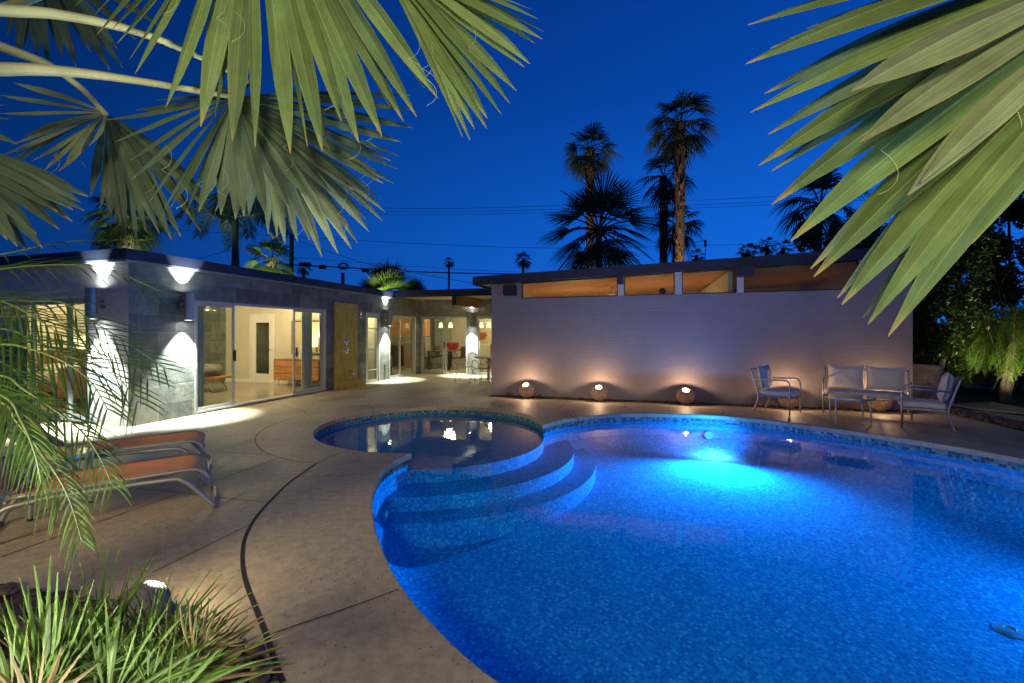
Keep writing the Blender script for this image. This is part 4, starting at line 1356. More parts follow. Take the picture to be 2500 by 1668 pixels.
# things glimpsed through the high windows
o = hthing('arc_lamp', 'pale arched lamp arm glimpsed behind the first high window', 'arc lamp', -1.35, 11.6, .012)
mb = MB(); mb.tube(smooth_path([(-.7, 0, 0), (-.72, 0, 1.4), (-.62, 0, 2.30), (-.2, 0, 2.50), (.25, 0, 2.42), (.4, 0, 2.32)], 6), .012, 8); mb.build('arm', M_['white'], o, smooth=True)
mb = MB(); mb.lathe([(.02, 2.30), (.10, 2.22), (.11, 2.17)], 16, (.4, 0, 0), cap=False); mb.build('lamp_shade', M_['white'], o)
mb = MB(); mb.lathe([(.18, 0), (.18, .04), (0, .045)], 20, (-.7, 0, 0)); mb.build('base', M_['black'], o)
o = hthing('ceiling_fan', 'white ceiling fan hanging from the cedar ceiling behind the first high window', 'ceiling fan', -.75, 12.4, 2.72)
mb = MB(); mb.tube([(0, 0, .02), (0, 0, -.16)], .012, 8); mb.build('rod', M_['white'], o)
mb = MB(); mb.lathe([(.03, -.14), (.08, -.17), (.08, -.22), (0, -.24)], 16); mb.build('motor', M_['white'], o)
for k in range(4):
    mb = MB(); mb.box(.07, .62, -.05, .05, -.2, -.192, Matrix.Rotation(k * pi / 2 + .3, 4, 'Z')); mb.build('blade', M_['teak'], o)
o = hthing('wall_speaker', 'round black speaker glimpsed through the second high window', 'speaker', .48, 11.2, 2.36)
mb = MB(); mb.lathe([(0, -.06), (.07, -.05), (.085, 0), (.07, .05), (0, .06)], 20, (0, 0, .09), Matrix.Rotation(pi / 2, 3, 'X')); mb.build('body', M_['black'], o, smooth='auto')
mb = MB(); mb.tube([(0, 0, .0), (0, 0, -2.345)], .012, 8); mb.build('stand', M_['black'], o)

# ================================================================ PATIO THINGS
def globe(lbl, p, r, tilt, pw, col=(1, .62, .36), group='stone globe lamps along the ridged wall', m='stone'):
    o = thing('globe_lamp', lbl, 'globe lamp', (p[0], p[1], 0), 0, group)
    q = V(tilt).to_track_quat('Z', 'Y').to_matrix()
    c = V((0, 0, r * .96))
    prof = [(r * sin(a), -r * cos(a)) for a in [pi * i / 22 * .885 for i in range(23)]]
    prof += [(r * .33, r * .935), (r * .315, r * .925), (0, r * .92)]
    mb = MB(); mb.lathe(prof, 32, c, q); mb.build('globe', M_[m], o, smooth='auto')
    mb = MB(); mb.lathe([(r * .11, r * .925), (r * .31, r * .93), (r * .31, r * .94), (r * .11, r * .97), (r * .11, r * .925)], 20, c, q); mb.build('lens', M_['bulb'], o)
    mb = MB(); mb.lathe([(r * .10, r * .93), (r * .10, r * .98), (0, r * .985)], 12, c, q); mb.build('bulb_cap', M_['black'], o)
    plight('globe_light', c + q @ V((0, 0, r * 1.10)), pw, col, .010, o)
    return o


for i, (u, v, lb) in enumerate(((1286, 970, 'stone globe lamp nearest the left end of the ridged wall'), (1463, 976, 'stone globe lamp second from the left end of the ridged wall'),
                                (1673, 983.5, 'stone globe lamp just left of the left armchair'), (1927, 993, 'stone globe lamp behind the left armchair'), (2150, 1000, 'stone globe lamp behind the loveseat'))):
    s = onT(u, v, TR - .24)[0]
    p = H(s, TR - (.24 if i < 3 else .20))
    globe(lb, p, .178 if i < 3 else .19, V((-AX.x * .72, -AX.y * .72, 1)), 9 if i < 3 else 7)


def frame_chair(name, lbl, cat, p, face, w, seats=1, grp=None, mat='steel'):
    """metal tube armchair / loveseat; local -y is the way it faces"""
    rz = atan2(face[1], face[0]) + pi / 2
    o = thing(name, lbl, cat, p, rz, grp)
    d = .56; hw = w / 2
    for sx in (-1, 1):
        x = sx * hw
        mb = MB()      # arm and front leg in one tube, fixed to the back post
        mb.tube([(x, -d / 2, 0)] + [(x, -d / 2, .3)] + arc((x, -d / 2 + .09, .535), .09, pi, pi / 2, 5, (0, 1, 0)) + [(x, d / 2 + .03, .60)], .014, 8)
        mb.build('arm', M_[mat], o, smooth=True)
        mb = MB()
        mb.tube(smooth_path([(x, d / 2 + .05, 0), (x, d / 2 - .02, .20), (x, d / 2 - .03, .34), (x, d / 2 + .04, .60), (x, d / 2 + .10, .80)], 4), .015, 8)
        mb.build('leg', M_[mat], o, smooth=True)
    mb = MB()
    z = .30
    mb.tube([(-hw, -d / 2, z), (hw, -d / 2, z)], .012, 8); mb.tube([(-hw, d / 2 - .03, z), (hw, d / 2 - .03, z)], .012, 8)
    for x in (-hw, hw): mb.tube([(x, -d / 2, z), (x, d / 2 - .03, z)], .012, 8)
    n = int(w / .07)
    for i in range(1, n): mb.box(-hw + w * i / n - .004, -hw + w * i / n + .004, -d / 2, d / 2 - .03, z + .0, z + .012)
    mb.build('seat_frame', M_[mat], o, smooth='auto')
    mb = MB()
    mb.tube([(-hw, d / 2 + .10, .79), (hw, d / 2 + .10, .79)], .014, 8); mb.tube([(-hw, d / 2 + .0, .42), (hw, d / 2 + .0, .42)], .01, 8)
    for i in range(1, n * 2):
        x = -hw + w * i / (n * 2); mb.tube([(x, d / 2 + .01, .42), (x, d / 2 + .10, .79)], .004, 5)
    mb.build('back_frame', M_[mat], o, smooth='auto')
    softbox('seat_cushion', (-hw + .02, hw - .02, -d / 2 - .05, d / 2 - .04, .315, .43), o, .045)
    sw_ = (w - .06) / seats
    for k in range(seats):
        x0 = -hw + .03 + k * sw_
        pillow(o, x0 + .01, x0 + sw_ - .01, d / 2 - .10, .43, .43, .14)
    return o


def softbox(name, b, par, r, m='cushion'):
    x0, x1, y0, y1, z0, z1 = b
    mb = MB(); nx, ny = 18, 12
    cx, cy, cz = (x0 + x1) / 2, (y0 + y1) / 2, (z0 + z1) / 2; hx, hy, hz = (x1 - x0) / 2, (y1 - y0) / 2, (z1 - z0) / 2
    NU, NV = 40, 14; vs = []
    for j in range(NV + 1):
        ph = -pi / 2 + pi * j / NV
        for i in range(NU):
            th = 2 * pi * i / NU
            f = lambda a, e: math.copysign(abs(a) ** e, a)
            x = f(cos(th), .28) * f(cos(ph), .45); y = f(sin(th), .28) * f(cos(ph), .45); z = f(sin(ph), .6)
            vs.append((cx + hx * x, cy + hy * y, cz + hz * z + .006 * sin(x * 9 + y * 5)))
    fs = [(j * NU + i, j * NU + (i + 1) % NU, (j + 1) * NU + (i + 1) % NU, (j + 1) * NU + i) for j in range(NV) for i in range(NU)]
    mb.add(vs, fs)
    return mb.build(name, M_[m], par, smooth=True)


def pillow(par, x0, x1, y, z0, h, th):
    """back cushion with pinched corners, leaning on the back frame"""
    mb = MB(); N = 16
    cx = (x0 + x1) / 2; hx = (x1 - x0) / 2; hz = h / 2; vs = []
    sd = R_.random() * 6
    for side in (-1, 1):
        for j in range(N + 1):
            for i in range(N + 1):
                a = -1 + 2 * i / N; b = -1 + 2 * j / N
                e = (1 - a ** 4) * (1 - b ** 4)
                px = a * hx * (1 - .07 * (1 - b * b)); pz = b * hz * (1 - .07 * (1 - a * a))
                py = side * th / 2 * max(e, 0) ** .45 + .006 * sin(7 * a + sd) * sin(5 * b + sd)
                vs.append((cx + px, y + py + .20 * (pz + hz), z0 + hz + pz + (.02 * abs(a) ** 3 if b > 0 else 0)))
    K = (N + 1) ** 2; fs = []
    for j in range(N):
        for i in range(N):
            a = j * (N + 1) + i
            fs.append((a, a + 1, a + N + 2, a + N + 1)); fs.append((K + a, K + a + N + 1, K + a + N + 2, K + a + 1))
    mb.add(vs, fs)
    o = mb.build('back_cushion', M_['cushion'], par, smooth=True)
    md = o.modifiers.new('weld', 'WELD'); md.merge_threshold = .0005
    return o


frame_chair('armchair', 'metal tube armchair with grey cushions left of the coffee table', 'armchair', (4.99, 8.53, 0), (.66, -.75), .57, grp='metal armchairs by the pool')
frame_chair('armchair', 'metal tube armchair with grey cushions right of the coffee table', 'armchair', (6.48, 7.13, 0), (-.75, .66), .57, grp='metal armchairs by the pool')
frame_chair('loveseat', 'two-seat metal tube loveseat with two plump grey back cushions against the ridged wall', 'loveseat', (6.44, 8.30, 0), (-.60, -.80), 1.24, 2)
o = thing('coffee_table', 'low round coffee table with dark top in front of the loveseat', 'coffee table', (5.62, 7.58, 0))
mb = MB(); mb.lathe([(.0, .412), (.335, .412), (.335, .42), (0, .42)], 40); mb.build('tabletop', M_['tabletop'], o)
mb = MB(); mb.lathe([(.336, .395), (.35, .395), (.352, .41), (.35, .422), (.336, .422), (.336, .395)], 40); mb.build('rim', M_['steel'], o, smooth='auto')
for a in (0.35, 1.9, 3.5, 5.05):
    mb = MB(); mb.tube([(.335 * cos(a), .335 * sin(a), 0), (.325 * cos(a), .325 * sin(a), .40)], .013, 8); mb.build('leg', M_['steel'], o, smooth='auto')


# loungers -------------------------------------------------------
def lounger(lbl, foot, dirv):
    """local +x runs from head to foot; origin on the ground under the foot end, y across"""
    rz = atan2(dirv[1], dirv[0])
    o = thing('sun_lounger', lbl, 'sun lounger', foot, rz, 'coral sun loungers left of the pool')
    w = .56; hz = .30; L = 1.22
    for y in (0, w):
        mb = MB()
        P = [(-L - .16, y, 0.0)] + [(-L - .12, y, .10), (-L - .02, y, .25), (-L + .12, y, hz - .015), (-L + .3, y, hz)] + [(-.33, y, hz), (-.22, y, hz - .03), (-.14, y, hz - .11), (-.0, y, .012)]
        mb.tube(smooth_path(P, 5), .019, 10); mb.build('leg_frame', M_['alu'], o, smooth=True)
        mb = MB()
        P = [(-L + .0, y, hz + .03), (-.35, y, hz + .055), (-.16, y, hz + .055), (-.08, y, hz + .02), (-.06, y, hz - .02)]
        mb.tube(smooth_path(P, 5), .013, 8); mb.build('side_rail', M_['alu'], o, smooth=True)
        mb = MB()
        mb.tube([(-L, y, hz + .03), (-L - .30, y, hz + .30), (-L - .62, y, hz + .62)], .013, 8); mb.build('back_rail', M_['alu'], o, smooth=True)
    for cx, cz, cr_ in ((-.0, .018, .019), (-.05, hz - .03, .013), (-L - .16, .02, .016), (-L, hz, .013), (-L - .62, hz + .62, .013)):
        mb = MB(); mb.tube([(cx, 0, cz), (cx, w, cz)], cr_, 8); mb.build('crossbar', M_['alu'], o, smooth=True)
    for y in (.06, w - .06):
        mb = MB(); mb.tube([(-L + .1, y, hz - .02), (-L - .30, y, hz + .27)], .010, 6); mb.build('back_strut', M_['alu'], o)

    def cloth(path, name, sag):
        mb = MB(); P = smooth_path(path, 6); N = 10; vs = []
        for k, p in enumerate(P):
            for j in range(N + 1):
                y = .012 + (w - .024) * j / N; s = sag * (1 - (2 * j / N - 1) ** 2)
                vs.append((p.x, y, p.z - s))
        fs = [(i * (N + 1) + j, i * (N + 1) + j + 1, (i + 1) * (N + 1) + j + 1, (i + 1) * (N + 1) + j) for i in range(len(P) - 1) for j in range(N)]
        mb.add(vs, fs); c = mb.build(name, M_['sling'], o, smooth=True)
        so = c.modifiers.new('solid', 'SOLIDIFY'); so.thickness = .006
    cloth([(-L + .03, 0, hz + .045), (-.7, 0, hz + .06), (-.35, 0, hz + .068), (-.16, 0, hz + .068), (-.08, 0, hz + .03), (-.055, 0, hz - .0)], 'seat_sling', .03)
    cloth([(-L - .01, 0, hz + .05), (-L - .3, 0, hz + .315), (-L - .62, 0, hz + .635)], 'back_sling', .025)
    return o


lounger('coral sling sun lounger nearest the viewer', (-2.50, 3.84, 0), (.82, .57))
lounger('coral sling sun lounger further away, beyond the round side table', (-3.20, 4.80, 0), (.855, .52))
o = thing('side_table', 'small round dark-topped side table between the coral loungers', 'side table', (-3.93, 3.84, 0))
mb = MB(); mb.lathe([(.0, .442), (.285, .442), (.285, .452), (0, .452)], 40); mb.build('tabletop', M_['tabletop'], o)
mb = MB(); mb.lathe([(.286, .42), (.305, .42), (.308, .44), (.305, .456), (.286, .456), (.286, .42)], 40); mb.build('rim', M_['alu'], o, smooth='auto')
for a in (.45, 2.0, 3.6, 5.2):
    mb = MB(); mb.tube([(.29 * cos(a), .29 * sin(a), 0.01), (.28 * cos(a), .28 * sin(a), .425)], .016, 8); lg = mb.build('leg', M_['alu'], o, smooth='auto')
    mb = MB(); mb.tube([(.29 * cos(a), .29 * sin(a), 0), (.29 * cos(a), .29 * sin(a), .02)], .018, 8); mb.build('foot', M_['black'], lg)


# bistro set ------------------------------------------------------
def bistro(lbl, p, rz):
    o = thing('bistro_chair', lbl, 'chair', p, rz, 'wire bistro chairs at the patio table')
    mb = MB(); mb.lathe([(.21, .45), (.215, .455), (.20, .465), (0, .46)], 24); mb.build('seat', M_['teal'], o, smooth='auto')
    ring = [V((.22 * sin(a) , .19 + .05 * (1 - cos(a)) * .5 + .06 * (1 - cos(a)), .46 + .23 * (1 - cos(a)))) for a in [2 * pi * i / 24 for i in range(25)]]
    mb = MB(); mb.tube(ring, .010, 6, cap=False)
    for k in range(1, 10):
        a = pi * k / 10; A = V((.22 * sin(a), .19 + .085 * (1 - cos(a)), .46 + .23 * (1 - cos(a)))); B = V((-A.x, A.y, A.z)); mb.tube([A, B], .003, 4)
    for k in (-3, -2, -1, 0, 1, 2, 3):
        x = k * .05; c = sqrt(max(0, 1 - (x / .22) ** 2)); mb.tube([(x, .19 + .085 * (1 - c), .46 + .23 * (1 - c)), (x, .19 + .085 * (1 + c), .46 + .23 * (1 + c))], .003, 4)
    mb.build('backrest', M_['alu'], o, smooth='auto')
    for x in (-1, 1):
        mb = MB(); mb.tube(smooth_path([(x * .21, .22, .50), (x * .27, .05, .66), (x * .27, -.12, .66), (x * .22, -.17, .46)], 4), .009, 6); mb.build('arm', M_['alu'], o, smooth=True)
        for y in (-1, 1):
            mb = MB(); mb.tube([(x * .15, y * .14, .46), (x * .24, y * .25, 0)], .009, 6); mb.build('leg', M_['alu'], o, smooth=True)
    return o


b0 = bistro('wire-backed bistro chair at the left of the patio table', (-1.42, 13.75, 0), 1.35)
dup(b0, (-.90, 13.1, 0), 2.5, 'wire-backed bistro chair nearest the viewer, half hidden by the ridged wall corner')
o = thing('bistro_table', 'round pale bistro table half hidden by the ridged wall corner', 'table', (-.72, 13.85, 0))
mb = MB(); mb.lathe([(0, .72), (.42, .72), (.43, .735), (.42, .75), (0, .75)], 32); mb.build('tabletop', M_['greyblock'], o, smooth='auto')
mb = MB(); mb.lathe([(.25, 0), (.25, .02), (.04, .04), (.035, .715), (0, .715)], 20); mb.build('pedestal', M_['alu'], o, smooth='auto')

# plant pot at the end of the ridged wall
o = hthing('plant_pot', 'tapered pale stone plant pot at the right end of the ridged wall', 'plant pot', 5.35, 10.9)
mb = MB(); mb.lathe([(.16, 0), (.20, .1), (.29, .5), (.32, .78), (.34, .8), (.34, .84), (.29, .84), (.27, .7), (0, .7)], 28); mb.build('body', M_['stone'], o, smooth='auto')

# ================================================================ FOLIAGE
BL = [0]


def blade(mb, pts, ws, nrm, fold=.3):
    """folded tapering strip along pts"""
    n = len(pts); vs = []; uv = []; BL[0] += 1; b0 = BL[0] % 997
    for i, p in enumerate(pts):
        t = (pts[min(i + 1, n - 1)] - pts[max(i - 1, 0)])
        sd = t.cross(nrm)
        if sd.length < 1e-8: sd = V((1, 0, 0))
        sd.normalize(); up = sd.cross(t).normalized(); w = ws[i]
        vs += [p - sd * w + up * (-fold * w), p, p + sd * w + up * (-fold * w)]
        v = i / (n - 1); uv += [(b0 + .02, v), (b0 + .5, v), (b0 + .98, v)]
    fs = []
    for i in range(n - 1):
        a = i * 3; fs += [(a, a + 1, a + 4, a + 3), (a + 1, a + 2, a + 5, a + 4)]
    mb.add(vs, fs, uv)


def fan_leaf(mb, hub, axis, nrm, R, nseg, spread, droop, split=.5, rnd=None, K=4, fold=.3, wk=1.0):
    """palmate leaf: hub, middle direction, leaf normal, radius"""
    rnd = rnd or R_
    axis = axis.normalized(); nrm = (nrm - axis * nrm.dot(axis)).normalized(); side = nrm.cross(axis)
    da = 2 * spread / (nseg - 1)
    for i in range(nseg):
        a = -spread + da * i + rnd.uniform(-.15, .15) * da
        L = R * (1 - .25 * (abs(a) / max(spread, .1)) ** 2) * rnd.uniform(.9, 1.05)
        d = axis * cos(a) + side * sin(a)
        dr = droop * rnd.uniform(.7, 1.3)
        pts = []; ws = []
        for k in range(K + 1):
            q = k / K; r = L * q
            p = hub + d * r + V((0, 0, -1)) * dr * L * max(0, q - split * .6) ** 2 * 1.6
            pts.append(p)
            w = min(r, L * split) * tan_(da / 2) * wk
            if q > split: w *= (1 - ((q - split) / (1 - split)) ** 1.6)
            ws.append(max(w, .0008))
        blade(mb, pts, ws, nrm, fold)


def tan_(x): return sin(x) / cos(x)


def fan_crown(R, n, seed, lo=-60, hi=85, nseg=16, droop=.35, K=3, pet=.45, spread=1.75):
    n = int(n * .88)
    """crown of a Washingtonia-like fan palm, centre at origin"""
    rnd = random.Random(seed); lf = MB(); pt = MB()
    for i in range(n):
        az = i * 2.39996 + rnd.uniform(-.2, .2); el = radians(hi + (lo - hi) * ((i + .5) / n) ** .85 + rnd.uniform(-6, 6))
        d = V((cos(az) * cos(el), sin(az) * cos(el), sin(el)))
        pl = R * pet * rnd.uniform(.85, 1.15)
        hub = d * pl + V((0, 0, -1)) * .06 * pl
        pt.tube([V((0, 0, 0)), hub * .6 + V((0, 0, .02 * R)), hub], .012 * R, 4, cap=False)
        sidev = V((-sin(az), cos(az), 0)); nrm = sidev.cross(d) * -1
        if nrm.z < 0: nrm = -nrm
        ax = (d + V((0, 0, -.35 if droop > .1 else 0))).normalized(); nrm = (nrm + V((rnd.uniform(-.5, .5), rnd.uniform(-.5, .5), 0))).normalized()
        fan_leaf(lf, hub, ax, nrm, R * (1 - pet) * rnd.uniform(.9, 1.1), nseg, spread, droop, .5, rnd, K)
    return lf, pt


def shag_trunk(H_, r0, r1, lean, seed, shag=.3, n=10, skirt=True):
    rnd = random.Random(seed); mb = MB()
    P = [V((lean[0] * (k / 12) ** 1.5, lean[1] * (k / 12) ** 1.5, H_ * k / 12)) for k in range(13)]
    mb.tube(P, r0, n, rs=[r0 + (r1 - r0) * k / 12 for k in range(13)])
    # old leaf bases
    for i in range(int(H_ * shag * 40)):
        z = H_ * (1 - rnd.random() ** 1.2 * .95); k = z / H_; a = rnd.uniform(0, 2 * pi)
        c = V((lean[0] * k ** 1.5, lean[1] * k ** 1.5, z)); rr = r0 + (r1 - r0) * k
        d = V((cos(a), sin(a), 0)); s = V((-sin(a), cos(a), 0)) * rr * .22
        b = c + d * rr * .9; tp = b + d * rr * rnd.uniform(.25, .55) + V((0, 0, rr * rnd.uniform(.3, .8)))
        mb.add([b - s - V((0, 0, rr * .5)), b + s - V((0, 0, rr * .5)), tp + s * .4, tp - s * .4], [(0, 1, 2, 3)])
    return mb


def palm(name, lbl, u, v, d, cr, kind='far', seed=1, tw=.25, lean=(0, 0), n=30, lo=-60, hi=85, nseg=16, droop=.35, pet=.45, tw2=None, shag=.3, K=3, spread=1.45, grp=None, cat='palm tree', zbase=0):
    c = T(u, v, d)
    o = thing(name, lbl, cat, (c.x - lean[0], c.y - lean[1], zbase), 0, grp)
    tr = shag_trunk(c.z - zbase, tw, tw2 or tw * .9, lean, seed, shag)
    tr.build('trunk', M_['trunkp' if kind == 'lit' else 'trunk'], o)
    lf, pt = fan_crown(cr, n, seed, lo, hi, nseg, droop, K, pet, spread)
    cc = V((lean[0], lean[1], c.z - zbase))
    ob = lf.build('crown', M_['litleaf' if kind == 'lit' else 'farleaf'], o, loc=cc)
    ob2 = pt.build('leaf_stalks', M_['litleaf' if kind == 'lit' else 'farleaf'], o, loc=cc)
    return o


BP = 'fan palms standing behind the house'
palm('fan_palm', 'fan palm left of the tallest pair, its shaggy trunk rising behind the big dark crown', 1441, 368, 40, 2.85, seed=3, tw=.28, tw2=.40, n=30, nseg=18, grp=BP)
palm('fan_palm', 'tallest fan palm with a long shaggy trunk', 1660, 305, 36, 3.2, seed=4, tw=.28, tw2=.42, n=30, nseg=20, droop=.5, grp=BP)
palm('fan_palm', 'mid-height fan palm close left of the tallest one', 1620, 432, 44, 3.0, seed=5, tw=.40, n=26, nseg=18, droop=.5, grp=BP)
palm('fan_palm', 'shorter fan palm crown behind the tallest pair', 1650, 552, 42, 2.9, seed=6, tw=.36, n=26, droop=.5, grp=BP)
palm('fan_palm', 'big low dark fan palm with spiky crown above the wing roof', 1462, 562, 27, 3.85, seed=7, tw=.22, n=36, nseg=24, lo=-50, hi=84, droop=.16, pet=.42, spread=1.15, grp=BP)
palm('fan_palm', 'leaning fan palm behind the large right-hand leaf', 2003, 500, 26, 2.65, seed=8, tw=.22, lo=-38, n=26, nseg=22, droop=.55, lean=(.45, 0), grp=BP)
palm('fan_palm', 'left one of three small distant palms above the wing roof', 1826, 612, 75, 1.9, seed=9, tw=.35, n=20, nseg=12, grp=BP)
palm('fan_palm', 'middle and tallest of three small distant palms above the wing roof', 1872, 600, 75, 2.0, seed=10, tw=.35, n=22, nseg=12, grp=BP)
palm('fan_palm', 'right one of three small distant palms above the wing roof', 1912, 606, 75, 1.9, seed=11, tw=.35, n=20, nseg=12, grp=BP)
palm('fan_palm', 'small distant palm beside the rooftop antenna', 1700, 625, 70, 1.6, seed=12, tw=.3, n=18, nseg=12, grp=BP)
palm('fan_palm', 'slim distant palm above the patio corner roof', 1096, 640, 95, 1.5, seed=13, tw=.22, n=22, nseg=12, grp=BP)
palm('fan_palm', 'distant round-crowned palm left of the wing roof edge', 1277, 634, 80, 1.9, seed=14, tw=.25, n=26, nseg=14, grp=BP)
palm('fan_palm', 'tiny distant palm behind the utility cable', 742, 655, 80, 1.6, seed=15, tw=.25, n=18, nseg=10, grp=BP)
palm('fan_palm', 'tiny distant palm just above the roof at far left', 243, 607, 75, 1.5, seed=16, tw=.25, n=18, nseg=10, grp=BP)
palm('fan_palm', 'shaggy fan palm rising behind the left corner of the slate house', 316, 530, 17, 1.55, 'lit', seed=17, tw=.30, tw2=.34, n=34, nseg=22, droop=.55, grp=BP)
palm('fan_palm', 'small green lit fan palm behind the slate house roof', 664, 635, 21, 1.35, 'lit', seed=18, tw=.22, n=26, nseg=18, droop=.25, shag=.9, grp=BP)
palm('fan_palm', 'low spiky blue-green fan plant behind the patio corner roof', 945, 712, 24, 1.75, 'lit', seed=19, tw=.3, n=44, lo=5, hi=88, nseg=22, droop=.0, pet=.30, spread=1.1, grp=BP, K=2)
palm('fan_palm', 'second low spiky fan plant beside the first behind the corner roof', 1010, 716, 24, 1.0, 'lit', seed=20, tw=.2, n=20, lo=5, hi=85, nseg=18, droop=.0, pet=.30, spread=1.1, grp=BP, K=2)


for lb, pp, aim, pw in (('black garden spotlight behind the corner roof below the spiky fan plant', T(930, 813, 22.5), (.15, .35, 1.0), 200), ('black garden spotlight behind the slate house below the small lit fan palm', T(640, 813, 20), (.1, .35, 1.2), 260), ('black garden spotlight behind the slate house below the shaggy corner palm', T(330, 813, 15.5), (-.1, .4, 1.4), 260)):
    o = thing('garden_spotlight', lb, 'spotlight', (pp.x, pp.y, 2.83))
    mb = MB(); mb.tube([(0, 0, 0), (0, 0, .1)], .012, 6); mb.tube([(0, -.03, .08), (0, .04, .2)], .05, 12); mb.build('head', M_['black'], o)
    spot('garden_light', (0, .05, .24), aim, pw, (.95, 1, .6), radians(50), .7, .05, o)


def frond(mb, rach, P, Ll, n, w, droop=.35, fwd=.7, rnd=None, start=.12, r0=.008, up=V((0, 0, 1)), vee=.15):
    """pinnate leaf: P = points along the rachis (world)"""
    rnd = rnd or R_
    S = smooth_path(P, 6); m = len(S)
    rach.tube(S, r0, 6, rs=[r0 * (1 - .8 * i / (m - 1)) + .0008 for i in range(m)])
    cum = [0]
    for i in range(1, m): cum.append(cum[-1] + (S[i] - S[i - 1]).length)
    tot = cum[-1]
    for k in range(n):
        q = start + (1 - start) * (k / (n - 1)) ** .95; L = q * tot * .9999
        i = max(j for j in range(m - 1) if cum[j] <= L)
        f = (L - cum[i]) / (cum[i + 1] - cum[i]); p = S[i].lerp(S[i + 1], f); t = (S[i + 1] - S[i]).normalized()
        sd = t.cross(up)
        if sd.length < .25: sd = t.cross(V((0, 1, .3)))
        sd.normalize(); nn = sd.cross(t).normalized()
        prof = min(1, (q - start) / .12 + .45) * (1 - .55 * max(0, (q - .55) / .45) ** 1.5)
        for s in (-1, 1):
            l = Ll * prof * rnd.uniform(.85, 1.12); ff = fwd + .5 * q + rnd.uniform(-.12, .12)
            d = (t * ff + sd * s + nn * (vee + rnd.uniform(-.15, .15))).normalized()
            dr = droop * rnd.uniform(.6, 1.4)
            K = 4
            pts = [p + d * (l * j / K) + V((0, 0, -1)) * (dr * l * (j / K) ** 2) for j in range(K + 1)]
            blade(mb, pts, [w * .45, w, w * .9, w * .6, w * .05], nn, .35)


# royal palm behind the slate house
c = T(575, 525, 19)
o = thing('royal_palm', 'feather-leaved palm with a smooth green trunk behind the slate house roof', 'palm tree', (c.x, c.y, 0))
mb = MB(); mb.tube([(0, 0, 0), (0, 0, c.z * .5), (0, 0, c.z - 1.2), (0, 0, c.z - .3), (0, 0, c.z)], .2, 14, rs=[.24, .2, .12, .15, .05]); mb.build('trunk', M_['gtrunk'], o, smooth=True)
lf = MB(); rc = MB(); rr = random.Random(5)
for i in range(15):
    a = i * 2.4; e = radians(78 - 5.4 * i); L = 2.5
    d = V((cos(a), sin(a), 0))
    P = [V((0, 0, 0)), d * L * .3 * cos(e) + V((0, 0, L * .33 * sin(e))), d * L * .65 * (.3 + .7 * cos(e)) + V((0, 0, L * .42 * sin(e) - .1)), d * L * (.35 + .65 * cos(e)) + V((0, 0, L * .30 * sin(e) - .9))]
    frond(lf, rc, P, .62, 34, .022, .45, .5, rr, .12, .03)
lf.build('crown', M_['litleaf'], o, loc=(0, 0, c.z - .1)); rc.build('leaf_stalks', M_['gtrunk'], o, loc=(0, 0, c.z - .1))

# pygmy date palm in the right bed
c = V((10.55, 9.75, 0))
o = thing('date_palm', 'small feathery green palm with a pale trunk in the right bed', 'palm tree', c)
mb = MB(); mb.tube([(0, 0, 0), (.02, 0, .3), (.12, 0, .9), (.25, 0, 1.6)], .1, 12, rs=[.12, .095, .08, .1]); mb.build('trunk', M_['trunkp'], o, smooth=True)
lf = MB(); rc = MB(); rr = random.Random(15)
for i in range(34):
    a = i * 2.4 + rr.uniform(-.2, .2); e = radians(85 - 3.6 * i); L = rr.uniform(1.15, 1.5); d = V((cos(a), sin(a), 0))
    P = [V((0, 0, 0)), d * L * .35 * (.25 + cos(e)) + V((0, 0, L * .36 * max(sin(e), .1))), d * L * .65 * (.35 + .65 * cos(e)) + V((0, 0, L * .33 * sin(e) - .05)), d * L * (.45 + .4 * cos(e)) + V((0, 0, L * .08 * sin(e) - .85))]
    frond(lf, rc, P, .34, 60, .0048, .5, .6, rr, .1, .012)
lf.build('crown', M_['feather'], o, loc=(.25, 0, 1.6)); rc.build('leaf_stalks', M_['feather'], o, loc=(.25, 0, 1.6))
# ground spot that lights it
o = thing('garden_spotlight', 'small black garden spotlight at the foot of the feathery palm in the right bed', 'spotlight', (9.7, 8.55, 0), 0)
mb = MB(); mb.tube([(0, 0, 0), (0, 0, .12)], .01, 6); mb.tube([(-.03, 0, .10), (.06, .03, .2)], .035, 12); mb.build('body', M_['black'], o)
spot('garden_light', (.07, .035, .22), (.75, 1.25, 2.3), 130, (1, .95, .55), radians(60), .6, .03, o)


